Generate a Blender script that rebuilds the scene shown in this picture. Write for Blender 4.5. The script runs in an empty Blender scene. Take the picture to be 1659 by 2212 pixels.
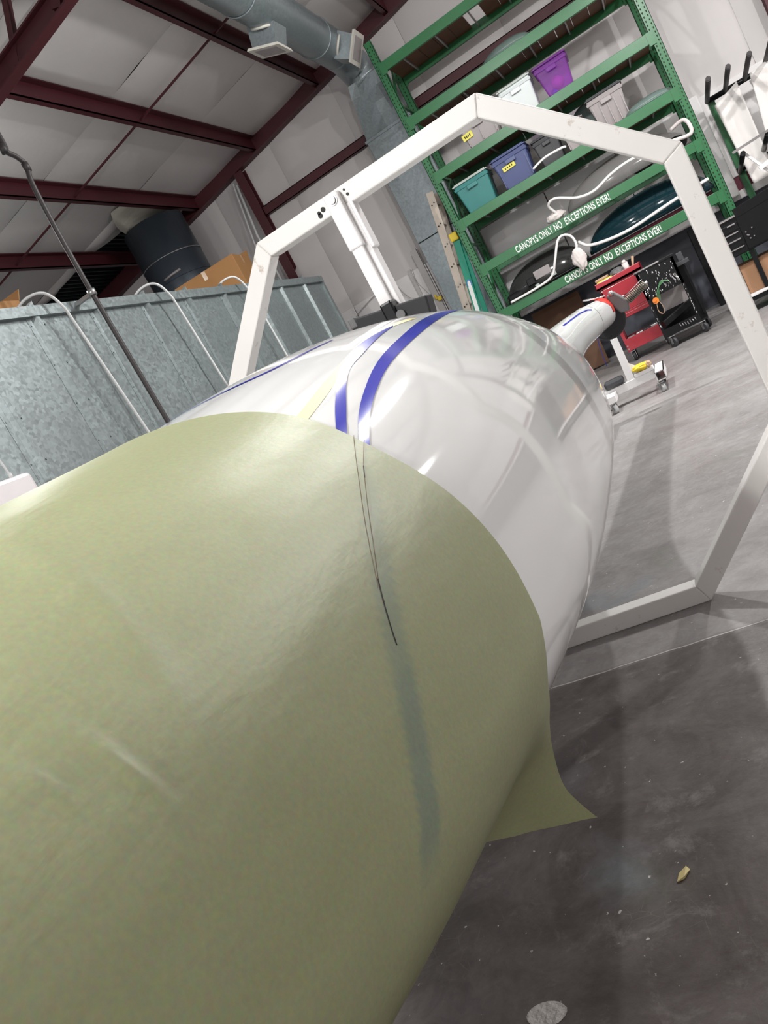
import bpy, bmesh, math, random
from mathutils import Vector, Matrix, noise
random.seed(7)
C = bpy.context.scene.collection
S = bpy.context.scene
# ---------------------------------------------------------------- camera
cam_d = bpy.data.cameras.new('camera'); cam = bpy.data.objects.new('camera', cam_d); C.objects.link(cam)
H = 1.25
rx_, up_, fw_ = Vector((0.826123, 0.307951, -0.471897)), Vector((0.382999, 0.307402, 0.871100)), Vector((-0.413319, 0.900372, -0.136007))
m = Matrix((rx_, up_, -fw_)).transposed().to_4x4(); m.translation = Vector((0, 0, H)); cam.matrix_world = m
cam_d.sensor_fit = 'VERTICAL'; cam_d.sensor_height = 36.0; cam_d.lens = 36.0*1713.13/2212.0
cam_d.clip_start = 0.02; cam_d.clip_end = 100
cam_d.dof.use_dof = False
S.camera = cam
# ---------------------------------------------------------------- world, light, exposure
w = bpy.data.worlds.new('world'); S.world = w; w.use_nodes = True
w.node_tree.nodes['Background'].inputs[0].default_value = (0.75, 0.8, 0.9, 1); w.node_tree.nodes['Background'].inputs[1].default_value = 0.15
S.view_settings.view_transform = 'Standard'; S.view_settings.look = 'None'; S.view_settings.gamma = 1
S.view_settings.exposure = 0.27; S.view_settings.use_curve_mapping = False
def lamp(name, loc, power, sx, sy, col=(1.0, 0.995, 0.98)):
    d = bpy.data.lights.new(name, 'AREA'); d.shape = 'RECTANGLE'; d.size = sx; d.size_y = sy; d.energy = power; d.color = col
    o = bpy.data.objects.new(name, d); o.location = loc; C.objects.link(o); return o
LAMPS = [(1.1, 7.5, 4.9, 135, .14, .14), (-1.05, 7.1, 4.9, 100, .14, .14), (-2.1, -.6, 5.2, 120, .3, .5), (-6.2, 6.5, 4.4, 40, .5, .9),
         (-2.4, -5.6, 4.6, 350, .6, 1.2), (2.0, -5.6, 4.6, 25, .6, 1.2), (5.4, 7.2, 5.2, 240, .25, .25), (5.6, 11.0, 4.9, 45, .25, .25)]  # leading pair set from highlights on the fuselage; others are added fill lamps
for (x, y, z, p, sx, sy) in LAMPS:
    lamp('high_bay_and_fill', (x, y, z), p, sx, sy)
    d = bpy.data.lights.new('ceiling_fill_point', 'POINT'); d.energy = p*1.1; d.shadow_soft_size = max(.05, sx*.3); d.color = (1, .995, .98)  # added point fill below each lamp, mainly to brighten the ceiling
    o = bpy.data.objects.new('ceiling_fill_point', d); o.location = (x, y, z-.1); C.objects.link(o)

# ---------------------------------------------------------------- materials
def newmat(name):
    m = bpy.data.materials.new(name); m.use_nodes = True
    nt = m.node_tree; return m, nt, nt.nodes, nt.links, nt.nodes['Principled BSDF']
def mat(name, col, rough=0.5, metal=0.0, var=0.08, scale=6.0, bump=0.0, bscale=40.0, coat=0.0, spec=0.5, dirt=None, dscale=9.0, dth=0.62):
    m, nt, N, L, b = newmat(name)
    tc = N.new('ShaderNodeTexCoord')
    nz = N.new('ShaderNodeTexNoise'); nz.inputs['Scale'].default_value = scale; nz.inputs['Detail'].default_value = 6
    L.new(tc.outputs['Object'], nz.inputs['Vector'])
    mx = N.new('ShaderNodeMix'); mx.data_type = 'RGBA'
    mx.inputs[6].default_value = (*[c*(1-var) for c in col], 1); mx.inputs[7].default_value = (*[min(1, c*(1+var)) for c in col], 1)
    L.new(nz.outputs['Fac'], mx.inputs[0]); out = mx.outputs[2]
    if dirt:
        n2 = N.new('ShaderNodeTexNoise'); n2.inputs['Scale'].default_value = dscale; n2.inputs['Detail'].default_value = 8; n2.inputs['Roughness'].default_value = .7
        L.new(tc.outputs['Object'], n2.inputs['Vector'])
        r = N.new('ShaderNodeValToRGB'); r.color_ramp.elements[0].position = dth; r.color_ramp.elements[1].position = dth+.08
        L.new(n2.outputs['Fac'], r.inputs[0])
        m2 = N.new('ShaderNodeMix'); m2.data_type = 'RGBA'; m2.inputs[7].default_value = (*dirt, 1)
        L.new(r.outputs[0], m2.inputs[0]); L.new(out, m2.inputs[6]); out = m2.outputs[2]
    L.new(out, b.inputs['Base Color'])
    b.inputs['Roughness'].default_value = rough; b.inputs['Metallic'].default_value = metal
    b.inputs['Coat Weight'].default_value = coat; b.inputs['Coat Roughness'].default_value = 0.05
    b.inputs['Specular IOR Level'].default_value = spec
    if bump:
        nb = N.new('ShaderNodeTexNoise'); nb.inputs['Scale'].default_value = bscale; nb.inputs['Detail'].default_value = 4
        L.new(tc.outputs['Object'], nb.inputs['Vector'])
        bp = N.new('ShaderNodeBump'); bp.inputs['Strength'].default_value = bump; bp.inputs['Distance'].default_value = 0.02
        L.new(nb.outputs['Fac'], bp.inputs['Height']); L.new(bp.outputs[0], b.inputs['Normal'])
    return m
def tinted(name, col, rough=0.05, alpha=0.5, base=None):
    m, nt, N, L, b = newmat(name)
    tr = N.new('ShaderNodeBsdfTransparent'); tr.inputs[0].default_value = (*col, 1)
    b.inputs['Base Color'].default_value = (*(base or col), 1); b.inputs['Roughness'].default_value = rough
    tc = N.new('ShaderNodeTexCoord'); nz = N.new('ShaderNodeTexNoise'); nz.inputs['Scale'].default_value = 3
    L.new(tc.outputs['Object'], nz.inputs['Vector'])
    mr = N.new('ShaderNodeMapRange'); mr.inputs[3].default_value = alpha-.06; mr.inputs[4].default_value = min(1, alpha+.06)
    L.new(nz.outputs['Fac'], mr.inputs[0])
    ms = N.new('ShaderNodeMixShader'); L.new(mr.outputs[0], ms.inputs[0]); L.new(tr.outputs[0], ms.inputs[1]); L.new(b.outputs[0], ms.inputs[2])
    L.new(ms.outputs[0], N['Material Output'].inputs['Surface']); return m
def galv(name, col, spangle=0.25, rough=0.42, metal=0.55, scale=55):
    m, nt, N, L, b = newmat(name)
    tc = N.new('ShaderNodeTexCoord'); v = N.new('ShaderNodeTexVoronoi'); v.inputs['Scale'].default_value = scale
    n = N.new('ShaderNodeTexNoise'); n.inputs['Scale'].default_value = 1.1; n.inputs['Detail'].default_value = 5
    L.new(tc.outputs['Object'], v.inputs['Vector']); L.new(tc.outputs['Object'], n.inputs['Vector'])
    ad = N.new('ShaderNodeMath'); ad.operation = 'MULTIPLY'; L.new(v.outputs['Color'], ad.inputs[0]); L.new(n.outputs['Fac'], ad.inputs[1])
    mx = N.new('ShaderNodeMix'); mx.data_type = 'RGBA'
    mx.inputs[6].default_value = (*[c*(1-spangle) for c in col], 1); mx.inputs[7].default_value = (*[c*(1+2*spangle) for c in col], 1)
    L.new(ad.outputs[0], mx.inputs[0]); L.new(mx.outputs[2], b.inputs['Base Color'])
    b.inputs['Metallic'].default_value = metal
    mr = N.new('ShaderNodeMapRange'); mr.inputs[3].default_value = rough-.1; mr.inputs[4].default_value = rough+.15
    L.new(ad.outputs[0], mr.inputs[0]); L.new(mr.outputs[0], b.inputs['Roughness']); return m

M = dict(
 gel=mat('white_gelcoat', (.84, .85, .84), .06, var=.01, coat=0.0, spec=.5),
 ring=mat('white_frame_paint', (.76, .74, .715), .38, var=.04, dirt=(.50, .44, .38), dscale=16, dth=.62),
 ringw=mat('white_brace_paint', (.80, .79, .79), .35, var=.02, dirt=(.25, .2, .17), dscale=22, dth=.70),
 chip=mat('bare_chip', (.02, .02, .02), .7),
 green=mat('green_rack_enamel', (.020, .135, .046), .36, var=.18, scale=4, dirt=(.02, .08, .035), dscale=12, dth=.64),
 greendk=mat('rack_hole_dark', (.008, .02, .012), .8),
 maroon=mat('maroon_primer', (.062, .009, .014), .5, var=.15, scale=3),
 insul=mat('white_vinyl_insulation', (.60, .57, .56), .55, var=.05, scale=1.3, bump=.25, bscale=5),
 wallw=mat('white_wall_vinyl', (.54, .515, .51), .5, var=.04, scale=1.5, bump=.12, bscale=6),
 wainw=mat('white_liner_panel', (.68, .66, .66), .4, var=.03, scale=2),
 slate=mat('slate_wall_paint', (.075, .08, .10), .55, var=.1, scale=2),
 stripe=mat('maroon_wall_stripe', (.12, .015, .035), .5),
 galv=galv('galvanised_sheet', (.27, .31, .315), .24, scale=40),
 duct=galv('galvanised_duct', (.26, .30, .315), .15, .38, .5, 40),
 flue=mat('dark_flue_steel', (.055, .068, .085), .4, .5, var=.25, scale=2.5),
 deck=mat('black_roof_deck', (.006, .009, .012), .5),
 pipe=mat('dark_conduit', (.032, .027, .028), .55, var=.2),
 whitep=mat('grey_white_tube', (.55, .56, .56), .35),
 cardb=mat('cardboard', (.36, .18, .065), .8, var=.1, scale=5),
 wood=mat('shelf_board', (.15, .065, .03), .65, var=.3, scale=3, bump=.1, bscale=15),
 black=mat('black_steel', (.006, .006, .007), .3, var=.3, spec=.25),
 rubber=mat('black_rubber', (.02, .02, .022), .6),
 chrome=mat('chrome', (.75, .75, .76), .12, 1.0, var=.03),
 steel=mat('dull_steel', (.38, .38, .38), .4, .8),
 red=mat('red_enamel', (.36, .008, .022), .3, var=.08, coat=.3),
 redtape=mat('red_trim', (.65, .03, .02), .3),
 blue=mat('blue_tape', (.022, .028, .46), .16, var=.05, spec=.35),
 yel=mat('yellow_masking_tape', (.76, .67, .27), .5, var=.03),
 ink=mat('pen_ink', (.03, .025, .025), .7), inkb=mat('brown_pen_ink', (.16, .10, .07), .7),
 teal=mat('teal_plastic', (.035, .20, .19), .4), navy=mat('navy_plastic', (.055, .075, .19), .4),
 greyp=mat('grey_plastic', (.32, .29, .29), .45), dkgreyp=mat('dark_grey_plastic', (.045, .045, .05), .5),
 milk=mat('milky_plastic', (.55, .60, .60), .3), lid=mat('pale_lid', (.45, .50, .46), .4), purple=tinted('purple_clear_plastic', (.7, .35, .85), .2, .42, (.30, .07, .42)),
 pink=mat('pink_ball', (.75, .16, .55), .4), bluet=mat('blue_toy', (.08, .12, .6), .4),
 label=mat('yellow_label', (.75, .68, .12), .6), sage=mat('sage_cover', (.12, .17, .155), .4, bump=.2, bscale=9),
 canK=tinted('smoked_acrylic', (.2, .2, .2), .12, .72, (.05, .05, .05)), canB=tinted('blue_tinted_acrylic', (.1, .3, .36), .06, .72, (.010, .036, .046)),
 canG=tinted('clear_grey_acrylic', (.85, .85, .85), .15, .35, (.35, .34, .33)),
 foam=mat('white_foam', (.85, .83, .81), .6), rag=mat('white_cloth', (.68, .62, .60), .9, bump=.5, bscale=20),
 text=mat('white_lettering', (.78, .80, .78), .5), cream=mat('cream_ladder_rail', (.60, .52, .44), .45, var=.08), gfib=mat('green_fibreglass', (.0, .24, .15), .35),
 yplas=mat('yellow_plastic', (.75, .55, .03), .4), oval=mat('blue_oval_sticker', (.05, .15, .5), .3), tan=mat('tan_plastic', (.45, .3, .2), .6),
 greyfab=mat('grey_rubber_cowl', (.13, .13, .13), .6), sheet=mat('white_sheeting', (.72, .69, .67), .45, bump=.15, bscale=3),
 orange=mat('orange_plastic', (.75, .2, .02), .4), wireg=mat('green_wire', (.1, .28, .12), .4), scrap=mat('tan_paper_scrap', (.66, .55, .26), .7),
 bluewire=mat('blue_cord', (.04, .04, .35), .5), lightdir=mat('ivory_diffuser', (.62, .60, .54), .4), switchw=mat('white_box_plastic', (.74, .70, .71), .4),
)
# floor material
def floor_mat():
    m, nt, N, L, b = newmat('stained_concrete')
    tc = N.new('ShaderNodeTexCoord')
    def nz(s, d=8, r=.6, off=0, dist=0):
        n = N.new('ShaderNodeTexNoise'); n.inputs['Scale'].default_value = s; n.inputs['Detail'].default_value = d; n.inputs['Roughness'].default_value = r
        n.inputs['Distortion'].default_value = dist
        mp = N.new('ShaderNodeMapping'); mp.inputs['Location'].default_value = (off, off*.7, 0); L.new(tc.outputs['Object'], mp.inputs[0]); L.new(mp.outputs[0], n.inputs['Vector']); return n.outputs['Fac']
    def ramp(i, ps):
        r = N.new('ShaderNodeValToRGB'); e = r.color_ramp.elements
        e[0].position, e[0].color = ps[0][0], (*ps[0][1], 1); e[1].position, e[1].color = ps[-1][0], (*ps[-1][1], 1)
        for p, c in ps[1:-1]:
            x = e.new(p); x.color = (*c, 1)
        L.new(i, r.inputs[0]); return r.outputs[0]
    def mix(f, a, bb, k=None):
        x = N.new('ShaderNodeMix'); x.data_type = 'RGBA'; L.new(f, x.inputs[0]); L.new(a, x.inputs[6])
        if isinstance(bb, tuple): x.inputs[7].default_value = (*bb, 1)
        else: L.new(bb, x.inputs[7])
        return x.outputs[2]
    base = ramp(nz(1.3, 10, .62), [(.30, (.20, .185, .185)), (.5, (.28, .265, .265)), (.72, (.36, .345, .345))])
    fine = ramp(nz(14, 8, .75, 3, 1.5), [(.35, (.16, .145, .14)), (.65, (.36, .345, .34))])
    c = N.new('ShaderNodeMix'); c.data_type = 'RGBA'; c.inputs[0].default_value = .35; L.new(base, c.inputs[6]); L.new(fine, c.inputs[7]); c = c.outputs[2]
    # darker slab this side of the saw cut: stains plus weaker light painted in
    sx = N.new('ShaderNodeSeparateXYZ'); L.new(tc.outputs['Object'], sx.inputs[0])
    cy = N.new('ShaderNodeMapRange'); cy.inputs[1].default_value = 2.59; cy.inputs[2].default_value = 2.63; cy.inputs[3].default_value = 1.0; cy.inputs[4].default_value = 0.0
    L.new(sx.outputs['Y'], cy.inputs[0])
    hs = N.new('ShaderNodeMix'); hs.data_type = 'RGBA'; hs.blend_type = 'MULTIPLY'; L.new(cy.outputs[0], hs.inputs[0]); L.new(c, hs.inputs[6]); hs.inputs[7].default_value = (.50, .455, .44, 1); c = hs.outputs[2]
    g = ramp(nz(2.2, 6, .6, 9), [(.60, (0, 0, 0)), (.75, (.5, .5, .5))]); c = mix(g, c, (.17, .19, .155))
    g = ramp(nz(1.7, 7, .6, 21), [(.60, (0, 0, 0)), (.70, (.6, .6, .6))]); c = mix(g, c, (.22, .24, .26))
    st = N.new('ShaderNodeMix'); st.data_type = 'RGBA'; st.blend_type = 'MULTIPLY'
    sm = N.new('ShaderNodeMath'); sm.operation = 'MULTIPLY'; L.new(ramp(nz(3.1, 10, .72, 41, .6), [(.42, (0, 0, 0)), (.62, (.75, .75, .75))]), sm.inputs[0])
    cm2 = N.new('ShaderNodeMapRange'); cm2.inputs[1].default_value = 0; cm2.inputs[2].default_value = 1; cm2.inputs[3].default_value = .45; cm2.inputs[4].default_value = 1; L.new(cy.outputs[0], cm2.inputs[0]); L.new(cm2.outputs[0], sm.inputs[1])
    L.new(sm.outputs[0], st.inputs[0]); L.new(c, st.inputs[6]); st.inputs[7].default_value = (.42, .36, .34, 1); c = st.outputs[2]
    pl_ = ramp(nz(7, 9, .75, 51, .4), [(.56, (0, 0, 0)), (.68, (.4, .4, .4))]); c = mix(pl_, c, (.34, .32, .31))
    # paint specks and scuffs
    sp = ramp(nz(45, 3, .5, 5), [(.71, (0, 0, 0)), (.74, (1, 1, 1))]); c = mix(sp, c, (.62, .60, .58))
    v = N.new('ShaderNodeTexVoronoi'); v.feature = 'DISTANCE_TO_EDGE'; v.inputs['Scale'].default_value = 17
    mp = N.new('ShaderNodeMapping'); L.new(tc.outputs['Object'], mp.inputs[0]); L.new(mp.outputs[0], v.inputs['Vector'])
    cr = ramp(v.outputs['Distance'], [(.0, (1, 1, 1)), (.012, (0, 0, 0))])
    cm = N.new('ShaderNodeMath'); cm.operation = 'MULTIPLY'; L.new(cr, cm.inputs[0])
    cg = ramp(nz(2.5, 4, .6, 33), [(.56, (0, 0, 0)), (.70, (.3, .3, .3))]); L.new(cg, cm.inputs[1]); c = mix(cm.outputs[0], c, (.45, .43, .40))
    L.new(c, b.inputs['Base Color'])
    rr = N.new('ShaderNodeMapRange'); rr.inputs[3].default_value = .28; rr.inputs[4].default_value = .6; L.new(nz(3, 6, .6, 13), rr.inputs[0]); L.new(rr.outputs[0], b.inputs['Roughness'])
    bp = N.new('ShaderNodeBump'); bp.inputs['Strength'].default_value = .12; bp.inputs['Distance'].default_value = .01; L.new(nz(30, 6, .6, 2), bp.inputs['Height']); L.new(bp.outputs[0], b.inputs['Normal'])
    return m
M['floor'] = floor_mat()
def paper_mat():
    m, nt, N, L, b = newmat('green_masking_paper')
    tc = N.new('ShaderNodeTexCoord')
    n = N.new('ShaderNodeTexNoise'); n.inputs['Scale'].default_value = 9; n.inputs['Detail'].default_value = 6
    mp = N.new('ShaderNodeMapping'); mp.inputs['Scale'].default_value = (1.6, .6, 1.6); L.new(tc.outputs['Object'], mp.inputs[0]); L.new(mp.outputs[0], n.inputs['Vector'])
    n2 = N.new('ShaderNodeTexNoise'); n2.inputs['Scale'].default_value = 160; n2.inputs['Detail'].default_value = 4; L.new(tc.outputs['Object'], n2.inputs['Vector'])
    mx = N.new('ShaderNodeMix'); mx.data_type = 'RGBA'; mx.inputs[6].default_value = (.37, .395, .22, 1); mx.inputs[7].default_value = (.43, .455, .27, 1); L.new(n.outputs['Fac'], mx.inputs[0])
    m2 = N.new('ShaderNodeMix'); m2.data_type = 'RGBA'; m2.blend_type = 'OVERLAY'; m2.inputs[0].default_value = .22; L.new(mx.outputs[2], m2.inputs[6]); L.new(n2.outputs['Color'], m2.inputs[7])
    at = N.new('ShaderNodeAttribute'); at.attribute_name = 'tape_below'
    tp = N.new('ShaderNodeMix'); tp.data_type = 'RGBA'; tp.blend_type = 'MULTIPLY'; L.new(at.outputs['Fac'], tp.inputs[0]); L.new(m2.outputs[2], tp.inputs[6]); tp.inputs[7].default_value = (.68, .78, .98, 1)
    L.new(tp.outputs[2], b.inputs['Base Color']); b.inputs['Roughness'].default_value = .44; b.inputs['Specular IOR Level'].default_value = .6
    bp = N.new('ShaderNodeBump'); bp.inputs['Strength'].default_value = .26; bp.inputs['Distance'].default_value = .010; L.new(n.outputs['Fac'], bp.inputs['Height'])
    b2 = N.new('ShaderNodeBump'); b2.inputs['Strength'].default_value = .12; b2.inputs['Distance'].default_value = .001; L.new(n2.outputs['Fac'], b2.inputs['Height']); L.new(bp.outputs[0], b2.inputs['Normal']); L.new(b2.outputs[0], b.inputs['Normal'])
    tl = N.new('ShaderNodeBsdfTranslucent'); tl.inputs[0].default_value = (.45, .48, .24, 1)
    tr = N.new('ShaderNodeBsdfTransparent'); tr.inputs[0].default_value = (.9, .95, .75, 1)
    m3 = N.new('ShaderNodeMixShader'); m3.inputs[0].default_value = .12; L.new(b.outputs[0], m3.inputs[1]); L.new(tl.outputs[0], m3.inputs[2])
    m4 = N.new('ShaderNodeMixShader'); m4.inputs[0].default_value = .13; L.new(m3.outputs[0], m4.inputs[1]); L.new(tr.outputs[0], m4.inputs[2])
    L.new(m3.outputs[0], N['Material Output'].inputs['Surface']); return m
M['paper'] = paper_mat()

# ---------------------------------------------------------------- mesh helpers
def bm_(): return bmesh.new()
def box(bm, x0, x1, y0, y1, z0, z1, mtx=None):
    vs = [bm.verts.new((x, y, z)) for x in (x0, x1) for y in (y0, y1) for z in (z0, z1)]
    for f in ((0, 1, 3, 2), (4, 6, 7, 5), (0, 4, 5, 1), (2, 3, 7, 6), (0, 2, 6, 4), (1, 5, 7, 3)): bm.faces.new([vs[i] for i in f])
    if mtx:
        for v in vs: v.co = mtx @ v.co
    return vs
def bar(bm, a, b, w, d, up=(0, 1, 0)):
    """square bar from a to b; d is its size along up, w across"""
    a, b = Vector(a), Vector(b); t = (b-a).normalized(); u = Vector(up); u = (u-t*u.dot(t)).normalized(); s = t.cross(u)
    vs = [bm.verts.new(p+s*w/2*i+u*d/2*j) for p in (a, b) for i, j in ((-1, -1), (1, -1), (1, 1), (-1, 1))]
    for f in ((3, 2, 1, 0), (4, 5, 6, 7), (0, 1, 5, 4), (1, 2, 6, 5), (2, 3, 7, 6), (3, 0, 4, 7)): bm.faces.new([vs[i] for i in f])
def tube(bm, pts, r, n=10, closed=False, cap=True):
    pts = [Vector(p) for p in pts]; rings = []; k = len(pts); rr = r if isinstance(r, (list, tuple)) else [r]*k
    ref = Vector((0.13, 0.21, 0.97))
    pu = None
    for i, p in enumerate(pts):
        if closed: t = (pts[(i+1) % k]-pts[i-1]).normalized()
        else: t = (pts[min(i+1, k-1)]-pts[max(i-1, 0)]).normalized()
        u = pu if pu is not None else ref
        u = u-t*u.dot(t)
        if u.length < 1e-4: u = Vector((1, 0, 0))-t*t.x
        u.normalize(); pu = u; s = t.cross(u)
        rings.append([bm.verts.new(p+(u*math.cos(2*math.pi*j/n)+s*math.sin(2*math.pi*j/n))*rr[i]) for j in range(n)])
    for i in range(k if closed else k-1):
        A, B = rings[i], rings[(i+1) % k]
        for j in range(n):
            f = bm.faces.new((A[j], A[(j+1) % n], B[(j+1) % n], B[j])); f.smooth = True
    if cap and not closed:
        bm.faces.new(rings[0][::-1]); bm.faces.new(rings[-1])
def smooth_pts(P, n=8):
    P = [Vector(p) for p in P]; out = []
    for i in range(len(P)-1):
        a, b, c, d = P[max(i-1, 0)], P[i], P[i+1], P[min(i+2, len(P)-1)]
        for k in range(n):
            t = k/n; out.append(.5*((2*b)+(c-a)*t+(2*a-5*b+4*c-d)*t*t+(3*b-a-3*c+d)*t**3))
    return out+[P[-1]]
def disc(bm, c, r, h, axis='z', n=20, r2=None):
    a = Vector(c); d = {'x': Vector((h, 0, 0)), 'y': Vector((0, h, 0)), 'z': Vector((0, 0, h))}[axis]
    tube(bm, [a-d/2, a+d/2], [r, r2 if r2 is not None else r], n)
def ball(bm, c, r, sx=1, sy=1, sz=1, u=14, v=9):
    bmesh.ops.create_uvsphere(bm, u_segments=u, v_segments=v, radius=r, matrix=Matrix.Translation(c) @ Matrix.Diagonal((sx, sy, sz, 1)))
def obj(name, bm, m, parent=None, bevel=0, smooth=False, label=None, kind=None, solid=0):
    bmesh.ops.recalc_face_normals(bm, faces=bm.faces[:])
    me = bpy.data.meshes.new(name); bm.to_mesh(me); bm.free(); o = bpy.data.objects.new(name, me); C.objects.link(o)
    me.materials.append(M[m] if isinstance(m, str) else m)
    if smooth:
        for p in me.polygons: p.use_smooth = True
    if parent: o.parent = parent
    if solid: md = o.modifiers.new('solidify', 'SOLIDIFY'); md.thickness = solid; md.offset = 0
    if bevel: md = o.modifiers.new('bevel', 'BEVEL'); md.width = bevel; md.segments = 2; md.limit_method = 'ANGLE'
    if label: o['label'] = label
    if kind: o['kind'] = kind
    return o
def thing(name, label, cat, loc=(0, 0, 0), group=None):
    """an Empty; children are given in world coordinates and shifted to it"""
    o = bpy.data.objects.new(name, None); C.objects.link(o); o.empty_display_size = .1
    o['label'] = label; o['category'] = cat
    if group: o['group'] = group
    o.location = loc
    return o
def part(name, bm, m, par, **k):
    o = obj(name, bm, m, None, **k)
    base = par
    off = Vector((0, 0, 0))
    while base is not None: off += base.location; base = base.parent
    for v in o.data.vertices: v.co -= off
    o.parent = par; return o
def tag(o, label, cat, group=None, kind=None):
    o['label'] = label; o['category'] = cat
    if group: o['group'] = group
    if kind: o['kind'] = kind
    return o
def struct(name, bm, m, **k):
    o = obj(name, bm, m, **k); o['kind'] = 'structure'; return o
def mesh_dup(src, name, par, loc):
    o = bpy.data.objects.new(name, src.data); C.objects.link(o); o.parent = par; o.location = loc
    for md in src.modifiers:
        n = o.modifiers.new(md.name, md.type)
        if md.type == 'BEVEL': n.width, n.segments, n.limit_method = md.width, md.segments, md.limit_method
    return o

# ---------------------------------------------------------------- large structure
bm = bm_(); box(bm, -10.5, 7.5, -7, 13.2, -.12, 0); floor = struct('floor', bm, 'floor')
bm = bm_()   # filled saw cut with a ragged edge
pts = [(-4.1+.06*i, 2.61+random.uniform(-.004, .004), .0006) for i in range(190)]
for i in range(len(pts)-1):
    a, b = pts[i], pts[i+1]; k = .0035+.0025*noise.noise(Vector((a[0]*4, 0, 0))); k2 = .0035+.0025*noise.noise(Vector((b[0]*4, 0, 0)))
    bm.faces.new([bm.verts.new(p) for p in ((a[0], a[1]-k, a[2]), (b[0], b[1]-k2, b[2]), (b[0], b[1]+k2, b[2]), (a[0], a[1]+k, a[2]))])
obj('joint_line', bm, mat('pale_joint_filler', (.50, .47, .45), .7), floor)
def zr(x, a):  # roof plane through the left slope, ridge at x = 2.4
    return a+.15*x if x < 2.4 else a+.72-.15*x
# ceiling: black deck above, insulation blankets between the purlins below
bm = bm_()
for x0, x1 in ((-10.6, 2.4), (2.4, 7.6)):
    z0, z1 = zr(x0, 6.62), zr(x1-1e-4, 6.62)
    vs = [bm.verts.new(p) for p in ((x0, -7, z0), (x1, -7, z1), (x1, 13.2, z1), (x0, 13.2, z0), (x0, -7, z0+.05), (x1, -7, z1+.05), (x1, 13.2, z1+.05), (x0, 13.2, z0+.05))]
    for f in ((0, 1, 2, 3), (7, 6, 5, 4), (0, 4, 5, 1), (3, 2, 6, 7), (0, 3, 7, 4), (1, 5, 6, 2)): bm.faces.new([vs[i] for i in f])
ceil = struct('ceiling', bm, 'deck')
bm = bm_()
for i in range(40): x = -10.4+i*.105; box(bm, x, x+.03, 11, 13, zr(x, 6.58), zr(x, 6.61))
obj('deck_rib', bm, mat('dark_deck_rib', (.012, .02, .022), .45), ceil, kind='stuff')
PX = [-3.39-1.425*k for k in range(4, -1, -1)]+[-3.39+1.425*k for k in range(1, 8)]
YS = [-7, -4.9, -2.8, -.7, 1.2, 3.1, 5.0, 6.95, 9.12, 11.22, 13.15]
edges = [-10.6]+PX+[7.6]
for i in range(len(edges)-1):
    x0, x1 = edges[i], edges[i+1]
    for j in range(len(YS)-1):
        y0, y1 = YS[j], YS[j+1]
        hole = j == 9 and i in (0, 1, 2)
        if hole and i < 3: y1 = 11.42 if i < 2 else 11.5
        if i == 2 and j == 9: pass
        bm = bm_(); n = 10; g = []
        s1, s2 = random.uniform(.03, .07), random.uniform(0, 9)
        for a in range(n+1):
            row = []
            for b in range(n+1):
                u, v = a/n, b/n; x = x0+(x1-x0)*u; y = y0+(y1-y0)*v
                if hole and i == 2 and b == n: y = 11.5+.25*math.sin(u*3.1)+.9*max(0, u-.55)**1.2*1.6
                if hole and i < 2 and b == n: y = 11.42+.1*math.sin(u*7)
                z = zr(x, 6.56)-s1*math.sin(math.pi*u)**.6*(abs(math.sin(math.pi*v))**.5)-.012*noise.noise(Vector((x*2, y*2, s2)))
                row.append(bm.verts.new((x, y, z)))
            g.append(row)
        for a in range(n):
            for b in range(n):
                f = bm.faces.new((g[a][b], g[a+1][b], g[a+1][b+1], g[a][b+1])); f.smooth = True
        obj('insulation_panel', bm, 'insul', ceil)
# purlins (C sections, running in depth), one mesh each
pm = None
for x in PX:
    bm = bm_(); w, hh, t = .075, .20, .012
    for (a0, a1, z0, z1) in ((-w, 0, 0, t*1.2), (-t, 0, 0, hh), (0, w, hh-t, hh), (-w, -w+t, t*1.2, .03)):
        box(bm, x+a0, x+a1, -7, 12.98, zr(x, 6.35)+z0, zr(x, 6.35)+z1)
    obj('purlin', bm, 'maroon', ceil)
# bridging rods across the purlins
for y in (9.65, 5.2, 1.0, 12.2 if False else 2.9):
    bm = bm_(); bar(bm, (-10.5, y, zr(-10.5, 6.40)), (2.4, y, zr(2.39, 6.40)), .022, .022, (0, 1, 0)); bar(bm, (2.4, y, zr(2.41, 6.40)), (7.5, y, zr(7.5, 6.40)), .022, .022)
    obj('bridging_rod', bm, 'maroon', ceil)
# main frame rafters (I sections)
for y in (6.78, -.3, -6.9):
    bm = bm_()
    for x0, x1 in ((-10.5, 2.4), (2.4, 7.5)):
        za, zb = zr(x0, 6.0), zr(x1-1e-4 if x1 == 2.4 else x1, 6.0)
        for dz, w, t in ((.008, .13, .016), (.10, .012, .18), (.192, .13, .016)):
            bar(bm, (x0, y, za+dz), (x1, y, zb+dz), t, w, (0, 1, 0))
    obj('rafter', bm, 'maroon', ceil)
bm = bm_(); bar(bm, (-3.95, 6.8, 6.0), (-4.22, 6.8, 5.42), .06, .06); bar(bm, (-3.42, 6.8, 5.82), (-3.55, 6.75, 5.5), .10, .06); obj('flange_brace', bm, 'maroon', ceil)
bm = bm_(); tube(bm, [(-5.4, 7.15, 5.62), (-2.2, 7.15, 6.05)], .02, 8); obj('roof_conduit', bm, 'steel', ceil)
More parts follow.
